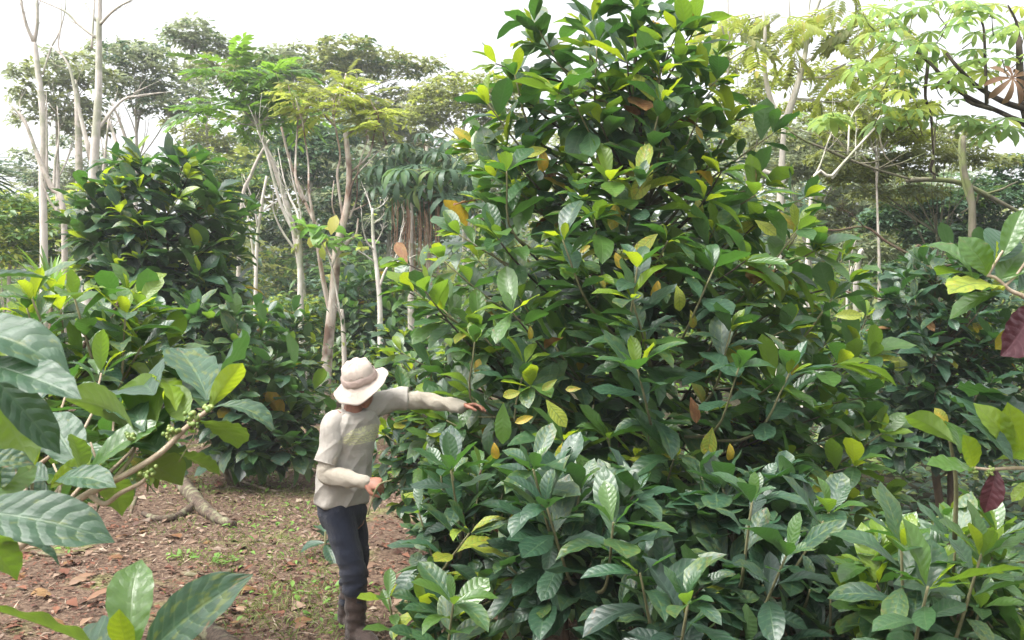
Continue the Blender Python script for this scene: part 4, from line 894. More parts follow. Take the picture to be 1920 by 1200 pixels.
coffee('coffee_shrub', 'low coffee shrub at the bottom edge beneath the brown stems', 'shrub', gp(1290, 4.1), 3.9, [(1050, 1190, 1330), (1120, 1160, 1400), (1200, 1150, 1420), (1280, 1150, 1420)], 26, .28, stems=1, seed=5, pal=('dark', 'mature', 'mature', 'mid'), depth=.7, topyoung=.25, yel=.03,
    heroes=[(1200, 1075, 3.7, -.2, -.45, .8, .28, LOWM), (1290, 1130, 3.5, .0, -.5, .8, .30, LOWM)])
coffee('coffee_shrub', 'young coffee seedling with light green tips beside the brown boots', 'shrub', gp(850, 4.7), 4.5, [(1085, 790, 900), (1140, 770, 960), (1210, 770, 990), (1280, 770, 990)], 24, .25, stems=1, seed=6, pal=MIX, depth=.6, yel=.04,
    heroes=[(850, 1130, 4.2, .1, -.4, .8, .27, YOUNG), (728, 1120, 4.7, -.1, -.35, .8, .17, ('fresh', 'fresh', 'young', 'fresh'))])
coffee('coffee_shrub', 'small crinkled coffee shrub at the bottom edge left of the glossy light one', 'shrub', gp(1570, 4.3), 4.1, [(1040, 1480, 1640), (1110, 1440, 1680), (1190, 1420, 1700), (1280, 1420, 1700)], 32, .23, stems=2, seed=7, pal=('dark', 'mature', 'mature', 'mature'), depth=.6, topyoung=.25, yel=.05)
coffee('coffee_shrub', 'glossy light green coffee shrub in the lower right corner', 'shrub', gp(1790, 4.0), 3.8, [(970, 1700, 1900), (1030, 1625, 1945), (1100, 1610, 1990), (1180, 1640, 1990)], 34, .27, stems=2, seed=8, pal=('mature', 'mid', 'fresh', 'young'), topyoung=.4, depth=.6, yel=.01,
    heroes=[(1690, 1030, 3.5, -.2, -.4, .8, .28, ('mature', 'mid', 'fresh', 'young')), (1840, 1040, 3.5, .1, -.3, .9, .27, ('mature', 'mid', 'fresh', 'young')), (1740, 1100, 3.3, -.1, -.5, .7, .3, ('mature', 'mid', 'fresh', 'young'))])
coffee('coffee_shrub', 'dark dense coffee bush in shade between the tall tree and the right edge', 'shrub', gp(1770, 8.6), 8.5, [(450, 1720, 1850), (520, 1650, 1910), (640, 1620, 1940), (740, 1630, 1940), (830, 1660, 1920)], 120, .30, stems=2, seed=9, pal=('dark', 'mature', 'mature', 'mid'), depth=.8, yel=.03, topyoung=.3)
coffee('coffee_tree', 'dark coffee tree with a dense rounded crown behind the left path', 'tree', gp(305, 11.6), 11.5, [(275, 230, 375), (310, 185, 415), (350, 150, 440), (420, 140, 470), (480, 170, 480), (540, 190, 470)], 88, .46, stems=2, seed=10, pal=('dark', 'mature', 'mid', 'young'), depth=.85, yel=.03, topyoung=.6, sp=.13, wood='bark_dark')
coffee('coffee_shrub', 'dark coffee bush at the edge of the littered path under the dense rounded crown', 'shrub', gp(440, 10.6), 10.3, [(545, 260, 470), (620, 240, 530), (700, 300, 575), (780, 370, 590), (850, 400, 590)], 84, .44, stems=3, seed=11, sp=.13, pal=('dark', 'mature', 'mid', 'fresh'), depth=.8, yel=.03, topyoung=.4)
coffee('coffee_shrub', 'bright green coffee bush among the left undergrowth above the berry branch', 'shrub', gp(-190, 4.9), 4.8, [(515, 90, 200), (545, 10, 290), (620, -40, 310), (700, -60, 320), (800, -60, 300), (880, -60, 230)], 62, .27, stems=2, seed=12, pal=YOUNG, depth=.7, yel=.02, topyoung=.8,
    heroes=[(235, 590, 4.5, .2, -.3, .9, .27, YOUNG), (140, 560, 4.4, -.1, -.3, .9, .26, YOUNG), (60, 560, 4.4, -.2, -.3, .9, .26, YOUNG), (265, 650, 4.6, .5, -.4, .6, .24, MIX)])
coffee('coffee_shrub', 'leafy coffee bush with fresh light shoots just behind the outstretched arm', 'shrub', gp(790, 7.6), 7.4, [(650, 740, 830), (700, 715, 880), (780, 720, 900), (860, 700, 900), (930, 690, 880)], 56, .27, stems=2, seed=14, pal=MIX, depth=.7, yel=.03, heroes=[(775, 680, 7.0, -.1, -.3, .9, .27, YOUNG), (810, 690, 7.0, .1, -.3, .9, .27, YOUNG)])
coffee('coffee_shrub', 'coffee bush in the middle distance behind the stained trunk', 'shrub', gp(660, 20), 19.5, [(500, 620, 720), (550, 590, 760), (620, 590, 770), (690, 600, 770)], 60, .5, stems=2, seed=15, pal=MIX, depth=.7, yel=.05)
coffee('coffee_shrub', 'mid green coffee bush between the dark bush and the slim white trunk', 'shrub', gp(515, 14.5), 14, [(560, 470, 555), (620, 450, 570), (700, 470, 590), (770, 480, 600)], 56, .36, stems=2, seed=16, pal=MIX, depth=.7, yel=.04)
coffee('coffee_shrub', 'hazy green coffee bush right of the small white leafless sapling', 'shrub', gp(745, 13.5), 13, [(600, 700, 790), (650, 690, 800), (720, 690, 800)], 40, .34, stems=2, seed=17, pal=MIX, depth=.7, yel=.03)
coffee('coffee_shrub', 'pale green coffee bush behind the right flank of the tall tree', 'shrub', gp(1600, 10), 9.8, [(560, 1560, 1680), (640, 1540, 1700), (740, 1560, 1700), (830, 1580, 1700)], 50, .32, stems=2, seed=18, pal=MIX, depth=.7, yel=.05)

# ---- posed leaves close to the camera
def hl(pl, b, t, Y, mat='mature', wr=1.0, dy=0.0, up=None, var=None, st='hero', label=None, name='leaf'):
    mat = 'soft' if mat == 'mature' else mat
    """a leaf from its base to its tip; both as the photograph shows them at distance Y (+dy at the tip)"""
    a = np.array(P(b[0], b[1], Y)); e = np.array(P(t[0], t[1], Y + dy)); d = e - a
    pl.leaf(a, d, up if up is not None else (0.0, -.75, .8), float(np.linalg.norm(d)) * 1.06, mat, st, wr, 3.0, var, name)
fl = Plant('coffee_branch', 'large grey-green coffee leaves hanging in from the left edge close to the viewer', 'branch', gp(-260, 2.0))
b0 = np.array(gp(-260, 2.0))
for pts in ([b0, P(-220, 900, 2.0), P(-130, 700, 1.9), P(-50, 610, 1.8)], [P(-215, 890, 2.0), P(-110, 800, 1.95), P(-30, 690, 1.9)], [P(-225, 930, 2.0), P(-120, 980, 1.9), P(-40, 965, 1.75)], [P(-150, 730, 1.9), P(-90, 560, 1.8), P(-50, 525, 1.75)]):
    fl.wood('stem', pts, [.014, .010, .006], 'twig_tan', 7)
hl(fl, (-130, 640), (108, 622), 1.7, 'mature', .72, -.1, (.1, -.55, 1), 1)
hl(fl, (-80, 535), (96, 504), 1.7, 'mature', .8, .1, (0, -.2, 1), 2)
hl(fl, (-40, 690), (70, 640), 1.85, 'young', 1.2, 0, (0, -1, .3), 0)
hl(fl, (-30, 690), (118, 702), 2.0, 'young', .9, .1, (0, .3, 1), 3)
hl(fl, (-70, 670), (126, 735), 1.65, 'mature', .62, -.1, (.1, -.7, 1), 4)
hl(fl, (-30, 690), (108, 838), 1.75, 'mature', .72, 0, (.6, -.8, .3), 5)
hl(fl, (-50, 730), (60, 860), 1.9, 'fresh', 1.1, .1, (-.2, .8, .6), 6)
hl(fl, (-60, 800), (50, 800), 2.1, 'fresh', 1.3, .05, (0, .9, .4), 7)
hl(fl, (-60, 880), (50, 860), 1.85, 'mature', 1.2, 0, (0, -.6, .8), 0)
hl(fl, (-60, 958), (185, 998), 1.6, 'mature', .85, -.05, (.1, -.9, .9), 2)
hl(fl, (-20, 1020), (127, 1024), 1.75, 'mature', .8, .05, (0, -.1, 1), 1)
hl(fl, (-60, 985), (45, 1070), 1.7, 'fresh', 1.2, .1, (0, .8, .5), 3)
hl(fl, (-40, 940), (70, 880), 2.0, 'fresh', 1.0, .1, (.3, -.8, .3), 4)
hl(fl, (-30, 930), (30, 840), 2.05, 'mature', 1.2, 0, (.3, -.8, .5), 5)
fl.finish()

bb = Plant('coffee_branch', 'tan coffee branch with clusters of small green berries reaching over the path', 'branch', gp(-60, 2.4))
Yb = 2.4
bb.wood('branch', [np.array(gp(-60, 2.4)), P(-20, 1100, Yb), P(20, 1040, Yb), P(85, 985, Yb), P(155, 932, Yb), P(230, 893, Yb), P(300, 850, Yb), P(345, 806, Yb), P(395, 765, Yb)], [.016, .013, .012, .0105, .009, .008, .0075, .006], 'twig_tan', 8)
bb.wood('branch', [P(165, 925, Yb), P(195, 945, Yb), P(225, 925, Yb), P(265, 905, Yb), P(282, 885, Yb)], [.008, .0065, .005], 'twig_tan', 7)
bb.wood('stalk', [P(378, 775, Yb), P(362, 820, Yb), P(335, 866, Yb)], [.0022, .0018, .0012], 'twig', 5)
for s in (([(200, 900), (190, 880), (180, 860), (170, 830)]), ([(215, 898), (245, 860), (255, 830), (258, 790)]), ([(90, 980), (110, 930), (112, 900), (100, 870)]), ([(70, 995), (60, 930), (62, 880), (58, 840)])):
    bb.wood('twig', [P(a, b, Yb + .05 * k) for k, (a, b) in enumerate(s)], [.006, .004, .003], 'twig_tan', 6)
for b, t, m, wr, dy, up, v in [((392, 768), (446, 668), 'young', 1.0, 0, (-.3, .9, .2), 0), ((396, 766), (515, 768), 'mature', .85, -.05, (0, -.3, 1), 1), ((380, 790), (440, 812), 'fresh', 1.5, .15, (.2, .8, .5), 6), ((335, 850), (415, 880), 'fresh', .95, .1, (0, .7, .7), 3), ((390, 752), (350, 642), 'mature', .75, .3, (.5, -.9, .3), 4), ((392, 750), (436, 652), 'mature', .9, .5, (-.3, -.8, .4), 5), ((330, 770), (297, 676), 'young', .7, .15, (.6, -.6, .2), 6), ((345, 790), (330, 730), 'fresh', 1.3, .1, (-.2, .9, .3), 7),
    ((250, 805), (160, 742), 'fresh', .95, .2, (0, .9, .5), 2), ((270, 810), (240, 730), 'mature', .95, .3, (.2, -.8, .4), 0), ((290, 800), (272, 735), 'fresh', 1.4, .2, (0, .9, .2), 1), ((168, 882), (288, 786), 'fresh', .85, 0, (.3, -.5, .9), 2), ((175, 880), (300, 800), 'young', .7, .15, (.3, .5, .9), 3), ((150, 885), (102, 768), 'mature', 1.15, .1, (.3, -.9, .3), 4), ((150, 880), (140, 812), 'fresh', 1.3, -.05, (.3, .9, .3), 5), ((100, 905), (200, 884), 'mature', .85, -.1, (.1, -.6, .9), 7),
    ((95, 915), (160, 850), 'young', .75, 0, (.5, -.5, .5), 6), ((60, 880), (62, 800), 'young', .8, 0, (.5, -.8, .1), 2), ((90, 900), (30, 880), 'mature', 1.2, .1, (0, -.7, .7), 3), ((230, 890), (330, 860), 'fresh', 1.1, .25, (0, .9, .4), 1), ((180, 900), (250, 930), 'fresh', 1.3, .2, (0, .7, .6), 0), ((300, 850), (230, 790), 'mature', .9, .35, (.2, -.7, .7), 5), ((210, 850), (330, 830), 'mature', .8, .4, (0, -.7, .7), 6), ((290, 740), (250, 700), 'mature', .9, .4, (0, -.7, .5), 2)]:
    hl(bb, b, t, Yb, m, wr, dy, up, v)
# the orange scorched spot on the leaf at the branch tip is a small dry patch lying on the blade
def berries(pl, spots, mat, Y, n, r):
    ico = []
    for a in range(5):
        for q in range(8): pass
    for (px, py, rx, ry, name) in spots:
        g = Geo()
        for k in range(n):
            c = np.array(P(px + RS.normal() * rx * .5, py + RS.normal() * ry * .5, Y + RS.normal() * .012)); R = r * U(.8, 1.15); lat = 6; lon = 8
            th = np.linspace(0, math.pi, lat + 1); ph = np.linspace(0, 2 * math.pi, lon, endpoint=False)
            V = np.stack([np.outer(np.sin(th), np.cos(ph)), np.outer(np.sin(th), np.sin(ph)), np.repeat(np.cos(th)[:, None], lon, 1)], -1).reshape(-1, 3) * R + c
            i, j = np.meshgrid(np.arange(lat), np.arange(lon), indexing='ij'); a = i * lon + j; b_ = i * lon + (j + 1) % lon
            g.add(V, np.stack([a, a + lon, b_ + lon, b_], -1).reshape(-1, 4))
        tag(g.build('berry_cluster', M[mat], pl.root), kind='stuff')
def berry_mat(name, c1, c2):
    b = NB(name); return b.done(b.bsdf(b.mix(b.rnd(), c1, c2), .35, .5))
M['berry'] = berry_mat('green_berry', (.10, .17, .03), (.26, .31, .09)); M['berry_red'] = berry_mat('red_berry', (.35, .03, .02), (.5, .05, .03))
berries(bb, [(360, 785, 14, 16, ''), (270, 888, 26, 14, ''), (320, 812, 16, 10, ''), (245, 818, 10, 8, ''), (392, 766, 8, 6, '')], 'berry', Yb, 26, .0062)
keep_ = RS; RS = np.random.default_rng(77)
for pts_ in ([(60, 1000), (120, 900), (170, 830)], [(110, 960), (200, 850), (215, 770)], [(40, 960), (60, 840), (40, 760)], [(180, 910), (260, 830), (290, 770)], [(20, 900), (100, 800), (130, 720)], [(60, 880), (160, 800), (190, 700)]):
    w_ = np.array(catmull([np.array(P(a, b, Yb + .25 + .12 * k)) for k, (a, b) in enumerate(pts_)], 9))
    g = Geo(); add_tube(g, w_, np.linspace(.007, .003, 9), 5); g.build('twig', M['twig_tan'], bb.root)
    shoot(bb, w_, .165, .15, .06, 3, ('mature', 'mid', 'fresh', 'young'), .02, 'std', 2.0)
RS = keep_
bb.finish()

bl = Plant('coffee_seedling', 'three big upright coffee leaves at the bottom left corner close to the viewer', 'plant', gp(240, 2.0))
bl.wood('stem', [np.array(gp(240, 2.0)), P(238, 1500, 2.0), P(240, 1215, 2.0)], [.014, .012, .008], 'twig', 7)
hl(bl, (242, 1240), (270, 1040), 2.0, 'fresh', 1.22, .08, (.05, -1, .25), 0)
hl(bl, (268, 1235), (436, 1092), 1.95, 'mature', .78, -.1, (-.2, -1, .5), 2)
hl(bl, (225, 1240), (-15, 1128), 1.9, 'fresh', .95, -.1, (.1, .5, 1), 4)
hl(bl, (240, 1225), (228, 1150), 1.93, 'young', 1.1, -.05, (.1, -1, .3), 6, 'std')
hl(bl, (232, 1235), (90, 1215), 1.9, 'mature', .9, .25, (.1, -.5, 1), 5)
hl(bl, (245, 1240), (330, 1300), 1.9, 'mature', 1.0, -.2, (.1, -.5, 1), 3)
bl.finish()

rb = Plant('coffee_branch', 'coffee sprig with broad light leaves and one dark purple leaf at the right edge', 'branch', gp(2120, 3.0))
Yr = 3.0
rb.wood('branch', [np.array(gp(2120, 3.0)), P(2080, 800, Yr), P(1990, 620, Yr), P(1925, 560, Yr), P(1895, 545, Yr), P(1868, 522, Yr), P(1850, 516, Yr)], [.014, .011, .008, .006, .005], 'twig_tan', 7)
rb.wood('twig', [P(1852, 517, Yr), P(1868, 490, Yr), P(1880, 470, Yr)], [.005, .004], 'twig_tan', 6)
rb.wood('twig', [P(1880, 540, Yr), P(1906, 515, Yr), P(1930, 480, Yr)], [.005, .004], 'twig_tan', 6)
for b, t, m, wr, dy, up, v in [((1825, 520), (1742, 432), 'fresh', .85, .1, (.3, -.7, .5), 1), ((1850, 518), (1826, 438), 'fresh', 1.75, -.05, (.1, -1, .2), 0), ((1866, 492), (1894, 428), 'mature', 1.5, .1, (-.2, -.9, .3), 2), ((1878, 482), (1925, 398), 'fresh', .95, .0, (-.4, -.8, .2), 3), ((1862, 500), (1872, 452), 'young', .8, -.05, (.6, -.6, .2), 4), ((1872, 530), (1930, 452), 'fresh', 1.1, .1, (-.2, -.8, .5), 5), ((1880, 545), (1800, 522), 'blotched', 1.3, -.1, (0, -.35, 1), 6), ((1882, 548), (1776, 582), 'fresh', 1.05, .05, (.1, -.5, .9), 7), ((1830, 525), (1770, 500), 'fresh', 1.2, .2, (.2, -.7, .6), 2), ((1905, 548), (1960, 500), 'mature', 1.2, .1, (.1, -.7, .6), 1), ((1850, 520), (1790, 470), 'mature', 1.2, .3, (.3, -.7, .5), 5)]:
    hl(rb, b, t, Yr, m, wr, dy, up, v)
hl(rb, (1945, 575), (1875, 650), Yr, 'purple', 1.5, -.05, (.3, -.9, .3), 3, name='purple_leaf'); hl(rb, (1915, 610), (1866, 652), Yr, 'yellow', 1.2, .03, (0, -.9, .3), 2, name='yellow_leaf')
rb.finish()
r2 = Plant('coffee_branch', 'coffee sprig with bright young leaves and green berries below the purple leaf', 'branch', gp(2130, 3.2))
Yr = 3.2
r2.wood('branch', [np.array(gp(2130, 3.2)), P(2080, 1000, Yr), P(2000, 900, Yr), P(1920, 878, Yr), P(1850, 880, Yr), P(1780, 868, Yr)], [.013, .011, .008, .006, .004], 'twig_tan', 7)
r2.wood('stem', [P(1790, 1010, 3.6), P(1792, 900, 3.5), P(1776, 800, 3.4)], [.010, .008, .005], 'twig', 7)
for b, t, m, wr, dy, up, v in [((1795, 835), (1704, 768), 'fresh', .9, .1, (.2, .8, .5), 1), ((1800, 850), (1785, 775), 'fresh', 1.3, .1, (.3, -.6, .3), 6), ((1800, 775), (1908, 856), 'mature', .9, -.1, (.2, -.6, .9), 2), ((1895, 850), (1858, 752), 'young', 1.2, -.05, (.2, -.9, .2), 0), ((1915, 855), (1905, 760), 'young', 1.2, -.05, (-.2, -.9, .2), 3), ((1832, 880), (1742, 862), 'fresh', .95, -.05, (0, -.4, .8), 4), ((1825, 878), (1812, 820), 'young', 1.2, -.05, (.1, -.9, .2), 5), ((1868, 862), (1950, 848), 'young', 1.0, -.05, (0, -.4, .8), 7), ((1890, 740), (1840, 735), 'mature', 1.3, .3, (0, -.5, .8), 3), ((1930, 780), (1850, 730), 'mature', 1.0, .2, (.1, -.4, 1), 4), ((1935, 900), (1895, 935), 'young', 1.0, .0, (.1, -.4, 1), 4), ((1850, 800), (1800, 720), 'mature', 1.1, .3, (.1, -.6, .8), 6)]:
    hl(r2, b, t, Yr, m, wr, dy, up, v)
hl(r2, (1775, 800), (1758, 765), Yr + .1, 'yellow', 1.2, 0, (0, -.9, .3), 2, name='yellow_leaf')
hl(r2, (1868, 880), (1850, 960), Yr, 'purple', 1.1, 0, (0, -.9, .3), 5, name='purple_leaf')
berries(r2, [(1825, 885, 10, 10, ''), (1856, 884, 10, 9, '')], 'berry', Yr, 24, .0062)
r2.finish()

# ---- things lying on the path
def ground_log(name, label, cat, pts, radii, mat, lift=.6, branches=()):
    r0 = radii[0]; c = G(*pts[0]); root = tag(empty(name, c), label, cat)
    pl = Plant.__new__(Plant); pl.root = root; pl.L = []
    w = [np.array(G(px, py)) + np.array([0, 0, np.interp(k / (len(pts) - 1), [0, 1], [radii[0], radii[-1]]) * lift]) for k, (px, py) in enumerate(pts)]
    o, pp = pl.wood('log' if 'log' in name else 'stick', w, radii, mat, 12)
    me = o.data
    for v in me.vertices:
        n = mnoise.noise(v.co * 22); v.co += v.normal * (.022 * n + .035 * mnoise.noise(v.co * 7)) * (r0 / .1)
    for bp, br in branches:
        pl.wood('branch', [np.array(G(a, b)) + np.array([0, 0, br * .7]) for a, b in bp], [br, br * .8, br * .5], mat, 8)
    return root
M['bark_log'] = bark_mat('bark_log', (.15, .11, .08), (.05, .036, .028), (.22, .22, .13), 34, 1.0)
ground_log('fallen_log', 'mottled grey fallen log lying across the path edge with a low side branch', 'log', [(292, 878), (325, 898), (355, 932), (378, 958), (405, 976), (440, 990)], [.06, .082, .08, .055, .035], 'bark_log', .9, [([(368, 952), (335, 972), (300, 980), (268, 968)], .045)])
ground_log('cut_log', 'end of a pale cut log lying at the bottom edge between the corner leaves', 'log', [(372, 1182), (405, 1205), (440, 1240)], [.06, .062, .06], 'bark_log', .9)
for pts, r, lab in (([(340, 1082), (400, 1086), (430, 1078), (455, 1066)], .022, 'brown broken stick on the litter right of the tallest corner leaf'), ([(455, 905), (520, 920), (560, 905)], .016, 'thin pale stick on the grassy strip behind the fallen log'), ([(540, 885), (575, 880), (600, 886)], .02, 'pale stick at the back of the path beside the seedling leaves'), ([(560, 1075), (600, 1082), (640, 1098)], .018, 'reddish stick on the path close to the worker\'s boots'), ([(60, 1045), (110, 1052), (150, 1045)], .02, 'dark stick on red litter under the long grey-green leaf'), ([(255, 940), (245, 965), (262, 975)], .018, 'short dark stick near the low branch of the log')):
    ground_log('fallen_stick', lab, 'stick', pts, [r, r * .9, r * .6], 'bark_brown' if 'pale' not in lab else 'twig_tan')
k = 0
for px, py in [(30, 1070), (50, 1085), (90, 1120), (130, 1105), (200, 1060), (215, 1020), (160, 1140), (60, 1130), (120, 1075), (430, 1150), (445, 1165), (590, 1165), (575, 1175), (470, 885), (495, 880), (475, 862), (320, 1010), (280, 1000), (520, 1100), (380, 1025), (20, 1100), (180, 1090), (440, 1115), (330, 1160), (150, 1180), (70, 1175)]:
    c = G(px, py, .015); a = U(0, 6.28)
    o = link('dry_leaf', leaf_mesh('std', k % 10, 'brown' if k % 3 else 'dry'), None, Matrix(frame(c, (math.cos(a), math.sin(a), U(-.1, .3)), (U(-.4, .4), -.3, 1), U(.10, .19), 1.1).tolist()))
    tag(o, 'curled dry brown leaf lying on the littered path', 'dry leaf', 'dry leaves fallen on the path'); k += 1
# seedlings at the path's far side
def seedling(px, py, n, L, mat, label):
    c = G(px, py); pl = Plant('coffee_seedling', label, 'plant', c)
    pl.wood('stem', [c, c + Vector((0, 0, L * .8))], [.012, .007], 'twig', 6)
    for q in range(n):
        a = U(0, 6.28); z = U(.4, .8) * L
        pl.leaf(c + Vector((0, 0, z)), (math.cos(a), math.sin(a), U(-.5, .5)), (U(-.2, .2), -.4, 1), L * U(.8, 1.1), mat if q % 4 else 'mature', 'std')
    pl.finish()
seedling(545, 878, 7, .34, 'bright', 'bright green seedling at the far end of the path beside the worker')
seedling(490, 858, 12, .30, 'mature', 'dark seedling at the foot of the dark coffee bush by the path')
seedling(610, 1048, 9, .26, 'mature', 'pale wilting seedling right behind the knees of the worker')
seedling(575, 760, 10, .5, 'fresh', 'light green seedling left of the hat in the distance')
# ------------------------------------------------------------------ the worker
def q(px, py, dy=0.0): return np.array(P(px, py, 5.5 + dy))
def ell_loft(g, rings, n=22):
    """closed skin over elliptical rings (centre, axis u, axis v)"""
    th = np.linspace(0, 2 * math.pi, n, endpoint=False); V = []
    for c, u, v in rings: V.append(c + np.outer(np.cos(th), u) + np.outer(np.sin(th), v))
    k = len(rings); V = np.concatenate(V + [[rings[0][0]], [rings[-1][0]]])
    i, j = np.meshgrid(np.arange(k - 1), np.arange(n), indexing='ij'); a = i * n + j; b = i * n + (j + 1) % n
    n0 = g.n; g.add(V, np.stack([a, b, b + n, a + n], -1).reshape(-1, 4))
    jj = np.arange(n); j2 = (jj + 1) % n
    caps = np.concatenate([np.stack([np.full(n, k * n), j2, jj], 1), np.stack([np.full(n, k * n + 1), (k - 1) * n + jj, (k - 1) * n + j2], 1)])
    g.f.append((caps + n0).astype(np.int32)); g.m.append(np.zeros(len(caps), np.int32))
def limb(g, pts, r, n=14, steps=5, flat=False):
    """a rounded tapering tube"""
    pp = np.array(catmull(pts, (len(pts) - 1) * steps + 1)); rr = np.interp(np.linspace(0, 1, len(pp)), np.linspace(0, 1, len(r)), r)
    T0 = nrm(pp[0] - pp[1]); T1 = nrm(pp[-1] - pp[-2])
    if flat:
        a = [pp[0] + T0 * rr[0] * s for s in (.95, .75, .4)]
        add_tube(g, a + list(pp), [rr[0] * .31, rr[0] * .66, rr[0] * .92] + list(rr), n); return
    a = [pp[0] + T0 * rr[0] * s for s in (.95, .75, .4)]; b = [pp[-1] + T1 * rr[-1] * s for s in (.4, .75, .95)]
    add_tube(g, a + list(pp) + b, [rr[0] * .31, rr[0] * .66, rr[0] * .92] + list(rr) + [rr[-1] * .92, rr[-1] * .66, rr[-1] * .31], n)
def ball(g, c, rx, ry, rz, ax=None, n=16):
    ax = np.eye(3) if ax is None else ax
    ell_loft(g, [(c + ax[2] * rz * math.cos(t) * -1, ax[0] * rx * math.sin(t), ax[1] * ry * math.sin(t)) for t in np.linspace(.12, math.pi - .12, 11)], n)
def fused(g, name, mat, parent, voxel, smooth=3, disp=None):
    o = g.build('raw_' + name, mat); m = o.modifiers.new('r', 'REMESH'); m.mode = 'VOXEL'; m.voxel_size = voxel
    s = o.modifiers.new('s', 'SMOOTH'); s.iterations = smooth; s.factor = .5
    dg = bpy.context.evaluated_depsgraph_get(); me = bpy.data.meshes.new_from_object(o.evaluated_get(dg)); bpy.data.objects.remove(o)
    me.name = name; me.materials.clear(); me.materials.append(mat)
    if disp is not None:
        n = len(me.vertices); co = np.empty(n * 3, np.float32); no = np.empty(n * 3, np.float32)
        me.vertices.foreach_get('co', co); me.vertices.foreach_get('normal', no); co = co.reshape(-1, 3); no = no.reshape(-1, 3)
        d = np.array([disp(c) for c in co]); co = co + no * d[:, None]; me.vertices.foreach_set('co', co.reshape(-1).astype(np.float32))
    me.polygons.foreach_set('use_smooth', np.ones(len(me.polygons), bool)); me.update()
    return link(name, me, parent)

def cloth(name, c1, c2, scale=14, weave=700, rough=.9, print_=None, dirt=None):
    b = NB(name); oc = b.n('TexCoord').outputs['Object']
    col = b.mix(b.noise(oc, scale, 4, .6), c1, c2)
    if dirt: col = b.mix(b.rng(b.noise(oc, 5, 5, .7), .52, .72, 0, .7), col, dirt)
    if print_:
        c, u, v, fw, pc = print_
        sub = b.n('VectorMath', operation='SUBTRACT'); b.put(sub.inputs[0], oc); sub.inputs[1].default_value = tuple(c)
        def dot(a):
            x = b.n('VectorMath', operation='DOT_PRODUCT'); b.put(x.inputs[0], sub.outputs[0]); x.inputs[1].default_value = tuple(a); return x.outputs['Value']
        du, dv, df = dot(u), dot(v), dot(fw)
        e = b.math('ADD', b.math('POWER', b.math('DIVIDE', du, .085), 2), b.math('POWER', b.math('DIVIDE', dv, .042), 2))
        mask = b.math('MULTIPLY', b.rng(e, .8, 1.1, 1, 0, True), b.math('GREATER_THAN', df, -.09))
        strokes = b.math('SINE', b.math('ADD', b.math('MULTIPLY', b.math('SUBTRACT', dv, b.math('MULTIPLY', b.math('ABSOLUTE', du), .6)), 330), b.math('MULTIPLY', b.noise(oc, 45, 4), 16)))
        mask = b.math('MULTIPLY', mask, b.rng(strokes, -.5, .3, .25, .9))
        col = b.mix(mask, col, pc)
    h = b.math('ADD', b.noise(oc, weave, 1), b.math('MULTIPLY', b.noise(oc, 45, 5, .65), 2.5))
    return b.done(b.bsdf(col, rough, .2, b.bump(h, .55, .006), **{'Sheen Weight': .15}))
def skin_mat():
    b = NB('skin'); oc = b.n('TexCoord').outputs['Object']
    col = b.mix(b.rng(b.noise(oc, 25, 4), .35, .65), (.24, .105, .066), (.33, .155, .105))
    return b.done(b.bsdf(col, .5, .4, b.bump(b.noise(oc, 160, 3), .25, .002), **{'Subsurface Weight': .08, 'Subsurface Scale': .01}))
FW = nrm((.75, -.66, 0)); RT = np.array([-.66, -.75, 0]); UPZ = np.array([0, 0, 1.0])

